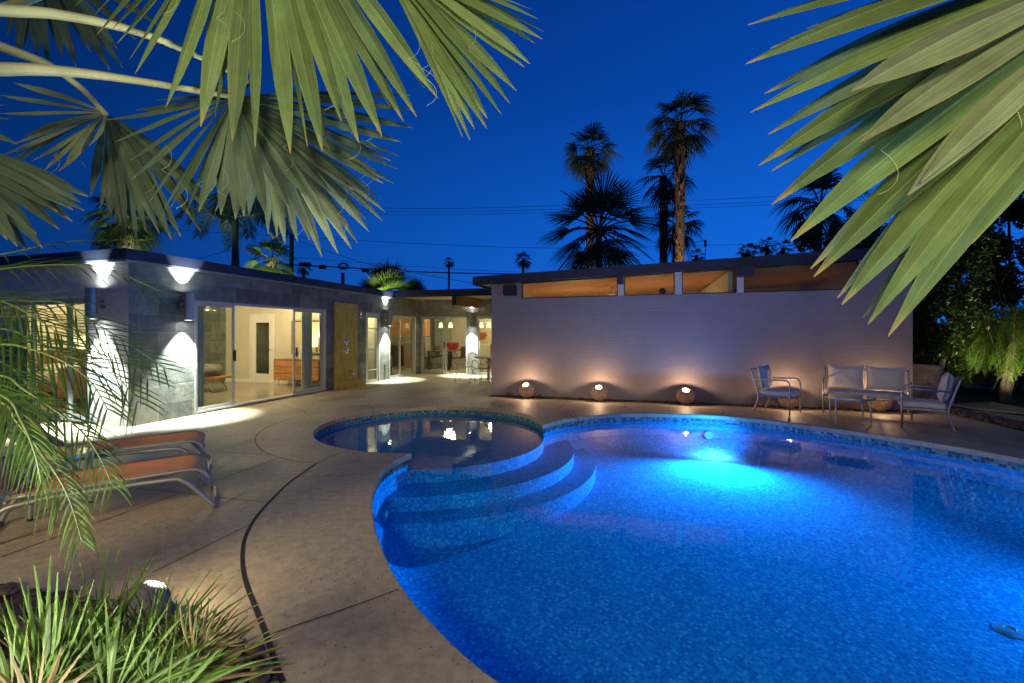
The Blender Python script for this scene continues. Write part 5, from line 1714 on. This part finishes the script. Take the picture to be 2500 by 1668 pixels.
def shrub(name, lbl, c, rx, ry, z0, z1, n, ls, mat, stems=6, seed=1, grp=None, cat='shrub', clump=26):
    rnd = random.Random(seed)
    o = thing(name, lbl, cat, (c[0], c[1], 0), 0, grp)
    cl = []
    for _ in range(clump):
        a = rnd.uniform(0, 2 * pi); q = rnd.random() ** .5; z = rnd.uniform(z0, z1)
        f = sqrt(max(.1, 1 - ((z - (z0 + z1) / 2) / ((z1 - z0) / 2)) ** 2 * .6))
        cl.append((V((cos(a) * rx * q * f, sin(a) * ry * q * f, z)), rnd.uniform(.25, .55)))
    mb = MB()
    for _ in range(n):
        p, r = rnd.choice(cl); v = V((rnd.gauss(0, 1), rnd.gauss(0, 1), rnd.gauss(0, 1))).normalized() * r * rnd.random() ** .35
        q = p + v; d = V((rnd.gauss(0, 1), rnd.gauss(0, 1), rnd.gauss(0, .7))).normalized(); nn = V((rnd.gauss(0, .5), rnd.gauss(0, .5), 1)).normalized()
        s = d.cross(nn)
        if s.length < .1: continue
        s.normalize(); L = ls * rnd.uniform(.7, 1.3); w = L * .28
        BL[0] += 1; b = BL[0] % 997
        mb.add([q, q + d * L * .5 + s * w, q + d * L + V((0, 0, -.15 * L)), q + d * L * .5 - s * w], [(0, 1, 2, 3)], [(b + .5, 0), (b + .9, .5), (b + .5, .85), (b + .1, .5)])
    mb.build('foliage', M_[mat], o)
    st = MB()
    for k in range(stems):
        p, r = rnd.choice(cl); a = rnd.uniform(0, 6.28)
        st.tube(smooth_path([V((cos(a) * rx * .25, sin(a) * ry * .25, 0)), V((p.x * .4, p.y * .4, z0 * .7 + .2)), p], 4), .03, 6, rs=[.05 - .003 * i for i in range(9)])
    st.build('stem', M_['stem'], o)
    return o


HG = 'dense dark shrubs beyond the end of the ridged wall'
shrub('tall_shrub', 'dense leafy shrub right beside the end of the ridged wall', (9.1, 10.1), .85, .8, .4, 4.4, 20000, .095, 'bush', 7, 2, HG)
shrub('tall_shrub', 'dark dense shrub between the leafy shrub and the feathery palm', (10.6, 11.3), 1.2, .9, .3, 5.0, 21000, .12, 'bush', 7, 3, HG)
shrub('tall_shrub', 'tallest dark shrub at the right edge, above the feathery palm', (12.6, 11.3), 1.3, 1.0, .4, 5.6, 21000, .13, 'bush', 7, 4, HG)
shrub('tall_shrub', 'low dark shrub at the right edge beside the palm trunk', (12.3, 10.2), .8, .6, .3, 1.6, 3000, .08, 'bush', 5, 5, HG)
shrub('tall_shrub', 'dark hedge mass behind the roof end at the right', (9.9, 13.5), 1.5, 1.2, .4, 4.8, 15000, .14, 'bush', 6, 6, HG)
# curly bare vine
o = thing('vine', 'bare twisting vine climbing through the dark shrubs at the right', 'vine', (10.0, 9.5, 0))
mb = MB()
for k in range(3):
    P = [V((.22 * sin(2.3 * j * .5 + k * 2) + .25 * k, .15 * cos(1.7 * j * .5 + k), .0 + .40 * j)) for j in range(9)]
    mb.tube(smooth_path(P, 5), .0045, 6)
mb.build('stem', M_['stem'], o, smooth=True)

# fence behind the bed
o = thing('fence', 'weathered vertical board fence behind the right garden bed', 'fence', (0, 0, 0))
A = V((8.6, 13.2, 0)); B = V((20.0, 10.2, 0)); dv = (B - A).normalized(); L = (B - A).length
mb = MB(); n = int(L / .15)
Mx = Matrix.Translation(A) @ Matrix.Rotation(atan2(dv.y, dv.x), 4, 'Z')
for i in range(n):
    h = 1.75 + R_.uniform(-.01, .01); mb.box(i * .15, i * .15 + .142, R_.uniform(0, .006), .024, .03, h, Mx)
mb.build('boards', M_['fence'], o)
mb = MB(); mb.box(0, L, .026, .07, .4, .49, Mx); mb.box(0, L, .026, .07, 1.4, 1.49, Mx); mb.build('rail', M_['fence'], o)
for k in range(6):
    mb = MB(); x = k * L / 5.2; mb.box(x, x + .09, .072, .16, 0, 1.7, Mx); mb.build('post', M_['fence'], o)

# weeds at the foot of the ridged wall
for lb, u, v in (('small green weed left of the first globe lamp', 1243, 966), ('small green weed just right of the first globe lamp', 1318, 968), ('green weed tuft between the first and second globe lamps', 1375, 970), ('green weed right of the second globe lamp', 1530, 974),
                 ('green weed tuft left of the third globe lamp', 1562, 976), ('small weed touching the second globe lamp', 1440, 966)):
    p = G(u, v); o = thing('weed', lb, 'weed', (p.x, p.y, .0), 0, 'weeds at the foot of the ridged wall'); mb = MB()
    for i in range(26):
        a = R_.uniform(0, 6.28); r = R_.uniform(0, .12); c = V((cos(a) * r, sin(a) * r * .4, R_.uniform(.0, .06))); d = V((cos(a), sin(a), R_.uniform(.2, 1.2))).normalized() * R_.uniform(.04, .09); s = V((-sin(a), cos(a), 0)) * .014
        mb.add([c, c + d * .5 + s, c + d, c + d * .5 - s], [(0, 1, 2, 3)])
    mb.build('leaves', M_['weed'], o)

# ================================================================ WIRES AND POLE GEAR
def wire(lbl, pts, r=.008, m='wire', nm='overhead_wire', grp='overhead power lines'):
    mb = MB(); P = [T(*p) for p in pts]
    mb.tube(smooth_path(P, 6) if len(P) > 2 else P, r, 5)
    return tag(mb.build(nm, M_[m]), lbl, 'wire', grp)


wire('uppermost thin power line crossing the sky behind the palms', [(300, 470, 40), (930, 508, 36), (1500, 497, 34), (2060, 470, 32), (2700, 420, 30)], .014)
wire('second thin power line just under the uppermost one', [(300, 490, 40), (930, 516, 36), (1500, 507, 34), (2060, 483, 32), (2700, 440, 30)], .012)
wire('third thin power line of the upper group', [(300, 505, 40), (930, 524, 36), (1500, 515, 34), (2060, 492, 32), (2700, 455, 30)], .012)
wire('single thin line crossing the sky at mid height', [(400, 560, 32), (742, 580, 30), (1130, 600, 30), (1400, 606, 30), (1700, 600, 30), (2100, 588, 28), (2700, 560, 28)], .013)
wire('thin slack wire running down to the slate house roof', [(600, 540, 26), (735, 590, 24), (900, 645, 23), (1100, 682, 22), (1200, 700, 20)], .012)
wire('thin line above the thick utility cable', [(650, 618, 28), (760, 632, 28), (1000, 650, 28), (1200, 662, 28), (1560, 672, 28)], .010)
wire('thin wire rising from the slate house roof to the left palms', [(440, 648, 17), (480, 633, 18), (560, 612, 19), (620, 602, 20)], .010)
wire('thick utility cable strung above the slate house roof', [(640, 640, 26), (735, 648, 26), (850, 654, 26), (960, 661, 26), (1163, 668, 26), (1560, 672, 28)], .035)
for lb, u, v, w in (('long black splice box hanging on the utility cable at left', 745, 646, .35), ('short black splice box on the utility cable', 787, 652, .22), ('black splice box nearest the patio corner on the utility cable', 892, 660, .22)):
    c = T(u, v, 26); o = thing('splice_box', lb, 'cable box', c, 0, 'black splice boxes on the utility cable')
    mb = MB(); mb.lathe([(0, -w), (.10, -w + .03), (.12, -w + .1), (.12, w - .1), (.10, w - .03), (0, w)], 14, (0, 0, 0), Matrix.Rotation(pi / 2, 3, 'Y')); mb.build('case', M_['wire'], o, smooth='auto')
for lb, u, v in (('left coil of spare cable on the utility line', 838, 650), ('right coil of spare cable on the utility line', 960, 658)):
    c = T(u, v, 26); o = thing('cable_coil', lb, 'cable coil', c, 0, 'coils of spare cable'); mb = MB()
    for r in (.24, .2, .16): mb.tube([V((r * 1.3 * cos(a), .02 * r, r * .8 * sin(a))) for a in [2 * pi * i / 20 for i in range(21)]], .018, 5)
    mb.tube([(-.28, 0, 0), (.28, 0, 0)], .015, 5); mb.build('coil', M_['wire'], o)
c = T(712, 555, 27)
o = thing('utility_pole', 'utility pole top with pale transformer can, glimpsed through the drooping leaves', 'utility pole', (c.x, c.y, 0))
mb = MB(); mb.tube([(0, 0, 0), (0, 0, c.z + 1.4)], .12, 10); mb.build('pole', M_['trunk'], o)
mb = MB(); mb.lathe([(0, -.5), (.2, -.48), (.22, -.4), (.22, .4), (.18, .45), (0, .5)], 16, (.02, -.35, c.z)); mb.build('transformer', M_['stucco'], o, smooth='auto')
mb = MB(); mb.box(-1.0, 1.0, -.06, .06, c.z + 1.0, c.z + 1.12); mb.build('crossarm', M_['trunk'], o)
# rooftop antenna
c = T(1722, 600, 45)
o = thing('antenna', 'thin television antenna mast beside the small distant palm', 'antenna', (c.x, c.y, 0))
mb = MB(); mb.tube([(0, 0, 0), (0, 0, c.z + .6)], .03, 6)
mb.build('mast', M_['wire'], o)
mb = MB(); mb.tube([(-1.0, 0, c.z + .3), (.1, 0, c.z + .55)], .02, 5)
for k in range(6): mb.tube([(-1.0 + .2 * k, -.3, c.z + .31 + .045 * k), (-1.0 + .2 * k, .3, c.z + .31 + .045 * k)], .012, 4)
mb.box(-.12, .12, -.02, .02, c.z - .1, c.z + .5); mb.build('aerial', M_['wire'], o)

for lb, (u, d), pw in (('added black spotlight, unseen at the foot of the tallest palm', (1665, 33), 2600), ('added black spotlight, unseen at the foot of the palm left of the tallest pair', (1430, 36.5), 2200)):
    pp = T(u, 813, d); o = thing('garden_spotlight', lb, 'spotlight', (pp.x, pp.y, 0))
    mb = MB(); mb.tube([(0, 0, 0), (0, 0, .1)], .02, 6); mb.tube([(0, -.05, .1), (0, .06, .3)], .07, 12); mb.build('head', M_['black'], o)
    spot('garden_light', (0, .07, .34), (0, .17, 1), pw, (1, .80, .55), radians(22), .8, .05, o)  # uplight added out of view to brighten the distant trunk

# ================================================================ FOREGROUND FAN-PALM LEAVES
def traced(mb, hub, tips, wpx, split=.55, bow=.05, K=9, nrm=None, fold=.28, jit=.03, wfun=None):
    """fan leaf from its hub to real 3-D blade tips. tips: [(u, v, depth)], wpx: widest half width in metres"""
    hubv = T(*hub)
    vd = (hubv - V((0, 0, EYE))).normalized()
    nrm = nrm or (V((0, -1, 0)) * .75 + V((0, 0, .65))).normalized()
    Tp = [T(*t[:3]) for t in tips]
    for i, tp in enumerate(Tp):
        d = tp - hubv; L = d.length
        w0 = tips[i][3] if len(tips[i]) > 3 else wpx
        j = R_.uniform(-jit, jit)
        mid = hubv + d * .5 + V((0, j, bow * L + R_.uniform(-.01, .01)))
        pts = []; ws = []
        for k in range(K + 1):
            q = k / K
            p = hubv * (1 - q) ** 2 + mid * 2 * q * (1 - q) + tp * q * q
            pts.append(p)
            if q < split: w = w0 * WK * (.10 + .90 * (q / split) ** .9)
            else: w = w0 * WK * (1 - ((q - split) / (1 - split)) ** 2.1)
            ws.append(max(w, .0012))
        n2 = (nrm + V((R_.uniform(-.35, .35), 0, R_.uniform(-.25, .25)))).normalized()
        blade(mb, pts, ws, n2, fold)


WK = 1.25


def c6(x, y): return x * .5957, y * .5957


def tl(pts, d, k=1.0, w=None, f=c6, dj=.05):
    out = []
    for p in pts:
        u, v = f(p[0], p[1]); dd = d + R_.uniform(-dj, dj)
        q = (u, v, dd) if w is None and len(p) < 3 else (u, v, dd, p[2] if len(p) > 2 else w)
        out.append(q)
    return out


def petiole(path, r0, r1, par, f=c6, flat=.6):
    mb = MB(); P = smooth_path([T(*f(x, y), d) for x, y, d in path], 6); m = len(P)
    mb.tube(P, r0, 10, rs=[r0 + (r1 - r0) * i / (m - 1) for i in range(m)])
    return mb.build('leaf_stalk', M_['petiole'], par, smooth=True)


def curls(mb, hub, tips, n, f=c6):
    """loose curling fibres between the blades"""
    for _ in range(n):
        t = R_.choice(tips); q = R_.uniform(.45, .8); h = T(*hub); e = T(*t[:3]); p = h.lerp(e, q); a = R_.uniform(0, 6)
        P = [p + V((.012 * sin(a + j * .9) * (1 + j * .15), -.012, -.014 * j + .012 * cos(a + j * .9))) for j in range(9)]
        mb.tube(smooth_path(P, 3), .0005, 4)


fanL = thing('fan_palm', 'large foreground fan palm whose leaves hang in from the upper left', 'palm tree', (-3.2, .9, 0))


def at_root(o, root):
    o.location = -V(root.location)


mb = MB(); mb.tube(smooth_path([(0, 0, 0), (.05, 0, 1.2), (0, .05, 2.4), (0.05, .1, 3.1)], 4), .17, 14, rs=[.24 - .006 * i for i in range(13)]); mb.build('trunk', M_['trunkp'], fanL, smooth=True)

# leaf A: great leaf hanging from the top
hubA = (617, -348, 1.50)
A_t = tl([(395, 145), (480, 178), (530, 245, .016), (552, 305, .022), (680, 440, .027), (822, 520, .028), (952, 578, .027), (1045, 605, .024), (1190, 630, .026), (1322, 622, .026),
          (1470, 585, .028), (1566, 560, .027), (1655, 500, .026), (1708, 480, .024), (1795, 403, .027), (1400, 500, .02), (300, 30, .02), (345, 110, .018), (460, 120, .018)], 1.5, w=.024)
mbA = MB(); traced(mbA, hubA, A_t, .025, split=.66, bow=.05)
dk = tl([(700, 380, .016), (1352, 625, .010), (1260, 600, .008), (1180, 560, .012), (880, 480, .012), (1740, 360, .016), (1600, 440, .016)], 1.62, w=.016); traced(mbA, hubA, dk, .02, split=.6)
o = mbA.build('leaf', M_['bigleaf'], fanL); at_root(o, fanL)
# leaf C: upper right part
hubC = (925, -95, 1.45)
C_t = tl([(2230, 130, .020), (2222, 160, .024), (2192, 178, .024), (2172, 262, .026), (2150, 276, .024), (2117, 372, .028), (2090, 424, .026), (2056, 470, .024), (1997, 486, .024), (1995, 527, .026),
          (1946, 530, .024), (1926, 573, .014), (2206, 78, .022), (1895, 560, .008)], 1.45, w=.026)
mbC = MB(); traced(mbC, hubC, C_t, .026, split=.55, bow=.10)
C2 = tl([(2050, 300, .018), (1960, 400, .018), (2100, 200, .02), (2180, 40, .02), (1900, 300, .016)], 1.55); traced(mbC, hubC, C2, .02, bow=.10)
o = mbC.build('leaf', M_['bigleaf'], fanL); at_root(o, fanL)
# leaf B: the dark one in the middle
hubB = (572, 238, 1.72)
B_t = tl([(430, 492), (475, 580), (530, 660), (540, 735), (610, 830), (668, 866), (760, 880), (815, 868), (905, 880), (965, 900), (1000, 885), (1090, 882), (1187, 857), (1270, 822), (1362, 797),
          (1450, 780), (1570, 752), (1605, 660), (1643, 582), (1695, 525), (1690, 450), (1685, 390), (1600, 385), (560, 450), (700, 850), (1500, 800), (1540, 700)], 1.72, w=.021)
mbB = MB(); traced(mbB, hubB, B_t, .021, split=.62, bow=.06)
B_u = tl([(780, 345), (640, 410), (720, 360), (1090, 330), (1120, 400), (840, 330)], 1.85, w=.016); traced(mbB, hubB, B_u, .016)
o = mbB.build('leaf', M_['shadedleaf'], fanL); at_root(o, fanL)
# leaf H: behind and under B, hanging lower right
hubH = (640, 300, 1.95)
H_t = tl([(1320, 1055), (1385, 1040), (1440, 1020), (1465, 995), (1512, 950), (1568, 907), (1580, 870), (1612, 752), (1632, 695), (1636, 640), (1560, 820), (1500, 900), (1270, 985), (1220, 990), (1168, 1000), (1135, 975), (1098, 960),
          (1020, 880), (950, 840), (880, 870), (820, 840)], 1.95, w=.020)
mbH = MB(); traced(mbH, hubH, H_t, .02, split=.6, bow=.10)
o = mbH.build('leaf', M_['paleleaf'], fanL); at_root(o, fanL)
# leaf D: half pale, half dark hanging fan at left
hubD = (258, 276, 1.9)
D_t = tl([(60, 340), (0, 390), (0, 465), (50, 592), (0, 690), (-30, 720), (130, 660, .012), (240, 702), (270, 662), (315, 642), (362, 600), (100, 560), (0, 640), (215, 640), (180, 700)], 1.85, w=.020)
mbD = MB(); traced(mbD, hubD, D_t, .02, split=.62, bow=.05)
o = mbD.build('leaf', M_['paleleaf'], fanL); at_root(o, fanL)
D2 = tl([(410, 862), (372, 805), (472, 920), (500, 962), (515, 975), (562, 985), (600, 950), (652, 955), (702, 982), (742, 972), (822, 948), (880, 900), (780, 880), (700, 900), (850, 820), (450, 900)], 2.0, w=.018)
mbD = MB(); traced(mbD, (262, 280, 2.0), D2, .018, split=.6, bow=.12)
o = mbD.build('leaf', M_['shadedleaf'], fanL); at_root(o, fanL)
# leaf E: low at the left edge
E_t = tl([(362, 806), (346, 864), (296, 907), (244, 942), (175, 1018), (112, 1027), (70, 1010), (30, 985), (300, 860), (240, 870), (150, 960), (0, 960), (-60, 980), (330, 830), (200, 900), (60, 960)], 1.6, w=.022)
mbE = MB(); traced(mbE, (-190, 330, 1.6), E_t, .022, split=.6, bow=.08)
o = mbE.build('leaf', M_['shadedleaf'], fanL); at_root(o, fanL)
E2 = tl([(35, 488), (72, 590), (20, 560), (30, 430)], 1.6, w=.014)
mbE = MB(); traced(mbE, (-190, 280, 1.6), E2, .014); o = mbE.build('leaf', M_['bigleaf'], fanL); at_root(o, fanL)
# leaf F: dark blades at the top left corner
F_t = tl([(30, 150), (75, 240), (105, 200), (150, 232), (200, 268), (255, 235), (312, 276), (300, 200), (370, 215), (450, 288), (502, 277), (420, 180), (560, 165), (660, 110), (480, 200)], 2.1, w=.019)
mbF = MB(); traced(mbF, (70, -130, 2.1), F_t, .019, split=.6, bow=.06)
o = mbF.build('leaf', M_['shadedleaf'], fanL); at_root(o, fanL)
for pth, a, b in (([(-420, 10, 1.35), (0, 42, 1.45), (250, 62, 1.5), (560, 130, 1.58), (820, 235, 1.65), (1020, 335, 1.70)], .021, .007), ([(-400, 300, 1.5), (0, 284, 1.55), (250, 292, 1.6), (520, 325, 1.66), (960, 398, 1.72)], .026, .009),
                  ([(-400, 40, 1.7), (0, 190, 1.8), (200, 268, 1.85), (330, 360, 1.9), (436, 470, 1.9)], .021, .010), ([(-420, 180, 1.9), (300, -80, 1.7), (800, -420, 1.52), (1035, -585, 1.5)], .02, .01),
                  ([(-420, 100, 1.9), (400, -150, 1.6), (1100, -260, 1.5), (1555, -158, 1.45)], .018, .009)):
    o = petiole(pth, a, b, fanL); at_root(o, fanL)
cm = MB(); curls(cm, hubA, A_t, 8); curls(cm, hubB, B_t, 7); curls(cm, hubC, C_t, 4); curls(cm, hubH, H_t, 6); curls(cm, hubD, D_t, 3); curls(cm, hubD, D2, 3)
o = tag(cm.build('leaf_fibres', M_['petiole'], fanL), kind='stuff'); at_root(o, fanL)

# right-hand leaf, very near
fanR = thing('fan_palm', 'foreground fan palm whose huge close leaf sweeps in from the upper right', 'palm tree', (3.4, .7, 0))
mb = MB(); mb.tube([(0, 0, 0), (0, 0, 1.3), (-.1, 0, 2.5)], .2, 14, rs=[.24, .2, .16]); mb.build('trunk', M_['trunkp'], fanR, smooth=True)


def cr(x, y): return 1750 + x * .5419, y * .5419


hubR = (3010, -150, 1.02)
R1 = tl([(195, -5, .020), (140, 112, .026), (130, 288, .032), (150, 507, .033), (188, 746, .036), (246, 922, .037), (332, 1087, .034), (438, 1247, .034), (563, 1373, .034), (682, 1460, .030), (773, 1515, .031), (1148, 1098, .030)], .97, f=cr, dj=.02)
mb = MB(); traced(mb, hubR, R1, .03, split=.62, bow=.10, K=12, jit=.01)
o = mb.build('leaf', M_['bigleaf'], fanR); at_root(o, fanR)
R2 = tl([(240, 217, .026), (330, 172, .022), (215, 422, .030), (230, 606, .030), (246, 771, .026), (600, 245, .022), (422, 1212, .026), (543, 1343, .026), (660, 1431, .024), (400, 130, .02), (900, 1120, .022)], 1.03, f=cr, dj=.02)
mb = MB(); traced(mb, hubR, R2, .028, split=.62, bow=.10, K=12, jit=.01)
o = mb.build('leaf', M_['shadedleaf'], fanR); at_root(o, fanR)
R3 = tl([(606, 410, .040), (645, 640, .034), (860, 880, .026), (920, 820, .02)], .86, f=cr, dj=.01)
mb = MB(); traced(mb, (3010, -150, .92), R3, .034, split=.7, bow=.10, K=12, jit=.01)
o = mb.build('leaf', M_['paleleaf'], fanR); at_root(o, fanR)
mb = MB(); mb.tube(smooth_path([T(3010, -150, 1.02), T(3300, -250, 1.2), V((3.2, .8, 2.45))], 5), .018, 8); o = mb.build('leaf_stalk', M_['petiole'], fanR, smooth=True); at_root(o, fanR)
cm = MB(); curls(cm, hubR, R1, 5); o = tag(cm.build('leaf_fibres', M_['petiole'], fanR), kind='stuff'); at_root(o, fanR)

# ================================================================ FOREGROUND FEATHER PALM (left)
dp = thing('date_palm', 'arching feathery palm with fine green leaflets at the left edge', 'palm tree', (-3.0, 1.15, 0))
mb = MB(); mb.tube([(0, 0, 0), (0, 0, .7), (.03, .03, 1.38)], .1, 12, rs=[.12, .1, .09]); mb.build('trunk', M_['trunkp'], dp, smooth=True)
FR = [
    ([(-420, 735, 1.7), (-200, 690, 1.7), (0, 658, 1.7), (108, 648, 1.72), (217, 649, 1.75), (289, 666, 1.8), (392, 712, 1.85)], .20, 60, .0055, .20),
    ([(-420, 690, 1.8), (-200, 650, 1.8), (0, 622, 1.8), (163, 590, 1.85), (356, 586, 1.9)], .10, 44, .004, .35),
    ([(-420, 800, 1.7), (-200, 752, 1.7), (0, 735, 1.7), (80, 736, 1.7), (155, 740, 1.72), (222, 782, 1.75), (316, 841, 1.8), (400, 898, 1.83)], .21, 64, .0058, .15),
    ([(-420, 830, 1.6), (-200, 785, 1.6), (0, 774, 1.6), (80, 776, 1.6), (161, 800, 1.62), (236, 825, 1.65), (308, 876, 1.7), (360, 925, 1.72)], .22, 66, .0058, .2),
    ([(-420, 880, 1.5), (-200, 815, 1.5), (0, 803, 1.5), (80, 830, 1.5), (161, 867, 1.52), (236, 894, 1.55), (295, 929, 1.6), (335, 980, 1.62)], .22, 68, .0058, .3),
    ([(-420, 900, 1.4), (-200, 850, 1.4), (0, 841, 1.4), (60, 848, 1.4), (134, 873, 1.42), (187, 902, 1.45), (228, 940, 1.48), (262, 998, 1.5)], .21, 68, .0056, .4),
    ([(-420, 960, 1.3), (-200, 900, 1.3), (0, 916, 1.3), (54, 948, 1.3), (134, 1001, 1.32), (201, 1055, 1.35), (240, 1110, 1.36), (275, 1185, 1.38)], .14, 70, .0052, .6),
    ([(-420, 990, 1.15), (-200, 930, 1.15), (0, 980, 1.15), (38, 1026, 1.15), (84, 1083, 1.16), (143, 1167, 1.18), (175, 1235, 1.2), (200, 1320, 1.2)], .11, 74, .0048, .7),
    ([(-420, 1000, 1.05), (-200, 920, 1.05), (0, 963, 1.05), (51, 1026, 1.05), (84, 1103, 1.06), (100, 1175, 1.08)], .10, 66, .0048, .7),
    ([(-420, 930, 1.45), (-200, 870, 1.45), (-60, 862, 1.45), (30, 900, 1.46), (80, 960, 1.5), (100, 1030, 1.5)], .18, 60, .005, .5),
    ([(-420, 1000, 1.35), (-300, 940, 1.35), (-120, 930, 1.35), (-20, 985, 1.35), (20, 1060, 1.36)], .14, 50, .005, .6),
    ([(-420, 780, 1.5), (-250, 720, 1.5), (-60, 720, 1.5), (60, 760, 1.52), (150, 820, 1.55)], .20, 56, .0055, .3),
]
for k, (P, Ll, n, w, dr) in enumerate(FR):
    lf = MB(); rc = MB()
    Pw = [T(*p) for p in P]
    frond(lf, rc, Pw, Ll, int(n * .5), w * .55, dr, .8, R_, .08, .0035, V((0, -.6, 1)).normalized(), .05)
    o = lf.build('frond', M_['feather'], dp); at_root(o, dp)
    r = rc.build('stalk', M_['fstalk'], o, smooth=True)

# ================================================================ LOW FAN PALM (bottom left)
lp = thing('low_fan_palm', 'low bushy fan palm with stiff narrow green blades at the bottom left', 'fan palm bush', (-1.25, 1.35, 0))


def c5(x, y): return x * .426, 1000 + y * .426


WK = .62
LP = [
    ((280, 1640, 1.12), [(20, 1060), (110, 960), (195, 890), (290, 838), (330, 930), (402, 928), (540, 968), (622, 1052), (-40, 1180), (160, 1010), (470, 1010), (680, 1120)], .0095),
    ((560, 1420, 1.30), [(622, 782), (682, 795), (792, 812), (850, 902), (455, 880), (520, 860), (870, 820), (400, 980), (885, 840), (740, 900)], .0075),
    ((760, 1560, 1.22), [(1000, 892), (1145, 930), (1215, 908), (1302, 905), (1350, 948), (1440, 1048), (1492, 1108), (960, 960), (900, 1000), (1100, 1000), (1250, 1000), (1390, 1010)], .0075),
    ((820, 1640, 1.20), [(1545, 1188), (1602, 1240), (1643, 1290), (1660, 1340), (1560, 1150), (1480, 1220), (1380, 1100), (1640, 1400), (1700, 1450), (1680, 1500), (1300, 1150)], .0075),
    ((620, 1700, 1.10), [(700, 1100), (820, 1090), (960, 1130), (1060, 1170), (1180, 1230), (1260, 1300), (1330, 1380), (600, 1080), (500, 1150), (1400, 1460)], .0095),
    ((60, 1720, 1.10), [(-60, 1260), (20, 1180), (90, 1230), (160, 1200), (-120, 1340), (210, 1260), (280, 1330)], .010),
    ((960, 1700, 1.05), [(1250, 1380), (1380, 1400), (1480, 1440), (1560, 1490), (1600, 1560), (1120, 1330), (1000, 1310), (1640, 1620)], .0085),
    ((420, 1560, 1.30), [(180, 1180), (240, 1090), (330, 1060), (430, 1060), (520, 1100), (120, 1290), (610, 1150), (90, 1380)], .0085),
    ((700, 1480, 1.38), [(640, 950), (730, 930), (830, 960), (930, 1010), (1020, 1060), (560, 1000), (1100, 1130), (1190, 1180)], .0075),
    ((180, 1760, 1.0), [(60, 1400), (150, 1350), (250, 1340), (350, 1360), (460, 1400), (560, 1460), (-40, 1480)], .010),
    ((1050, 1560, 1.25), [(1420, 1180), (1500, 1210), (1330, 1150), (1580, 1280), (1620, 1360), (1240, 1130), (1650, 1440)], .007),
    ((600, 1580, 1.2), [(350, 1230), (430, 1180), (540, 1160), (660, 1190), (780, 1230), (880, 1290), (300, 1300), (960, 1350)], .0085),
]
for k in range(36):
    hx = R_.uniform(150, 1150); hy = R_.uniform(1400, 1640); a0 = R_.uniform(-.5, .9); L_ = R_.uniform(330, 480)
    LP.append(((hx, hy, R_.uniform(1.1, 1.4)), [(hx + L_ * sin(a0 + (j - 5) * .16), hy - L_ * cos(a0 + (j - 5) * .16) * .85) for j in range(11)], .0048))
for hub, tips, w in LP:
    mb = MB(); u, v = c5(hub[0], hub[1]); tt = tl(tips, hub[2], w=w, f=c5, dj=.07)
    traced(mb, (u, v, hub[2]), tt, w, split=.45, bow=.03, K=6, fold=.45, jit=.02)
    o = mb.build('leaf', M_['dryleaf' if R_.random() < .12 else 'sword'], lp); at_root(o, lp)
    mb = MB(); mb.tube(smooth_path([T(u, v, hub[2]), T(u, v, hub[2]).lerp(V((-1.25, 1.35, .1)), .5) + V((0, 0, .05)), V((-1.25, 1.35, .05))], 4), .006, 6)
    o = mb.build('leaf_stalk', M_['sword'], lp, smooth=True); at_root(o, lp)
mb = MB(); mb.lathe([(.12, 0), (.13, .08), (.07, .2), (0, .24)], 14); mb.build('trunk', M_['trunk'], lp, smooth=True)

# globe lamp in the planting bed, wrapped by the low palm
pg = G(350, 1535)
globe('dark stone globe lamp glowing behind the low fan palm in the planting bed', (pg.x, pg.y), .115, (.35, .45, 1), 6, (1, .78, .52), group='globe lamps in the planting bed', m='darkstone')
# garden spotlights by the foreground palms


def garden_spot(lbl, p, direction, pw, col, half):
    o = thing('garden_spotlight', lbl, 'spotlight', p)
    d = V(direction).normalized()
    mb = MB(); mb.tube([(0, 0, 0), (0, 0, .14)], .012, 6); mb.build('stake', M_['black'], o)
    mb = MB(); mb.tube([V((0, 0, .16)) - d * .05, V((0, 0, .16)) + d * .07], .045, 14); mb.build('head', M_['black'], o)
    spot('garden_light', V((0, 0, .16)) + d * .08, d, pw, col, half, .7, .05, o)
    return o


garden_spot('black garden spotlight under the upper left palm leaves', (-1.5, .3, 0), (.50, .56, 1), 150, (1, .96, .80), radians(40))
garden_spot('black garden spotlight under the right-hand palm leaf', (1.3, -.6, 0), (.10, .62, 1), 140, (1, .96, .80), radians(50))


def fill_post_lamp(lbl, p, h, pw, aim, half=1.2):
    """added fill floodlight on a slim post, unseen behind the viewer"""
    o = thing('fill_floodlight_post', lbl, 'floodlight', p)
    d = V(aim).normalized()
    mb = MB(); mb.lathe([(.12, 0), (.12, .02), (.035, .04), (.03, h), (0, h)], 14); mb.build('post', M_['black'], o, smooth='auto')
    mb = MB(); mb.lathe([(.05, -.06), (.13, .05), (.15, .10), (.14, .10), (.12, .05), (.05, -.06)], 20, V((0, 0, h + .02)), d.to_track_quat('Z', 'Y').to_matrix()); mb.build('head', M_['steel'], o, smooth='auto')
    spot('fill_flood', V((0, 0, h + .02)) + d * .10, d, pw, (1, .83, .50), half, .9, .45, o)  # added light that warms the deck and fills pool and wall
    return o


fill_post_lamp('added fill floodlight on a black post, unseen behind the viewer at left', (-4.6, -3.0, 0), 2.9, 820, (.18, 1, -.52), .50)
fill_post_lamp('added fill floodlight on a black post, unseen behind the viewer at right', (-.5, -3.0, 0), 2.9, 500, (.22, 1, -.42), .80)
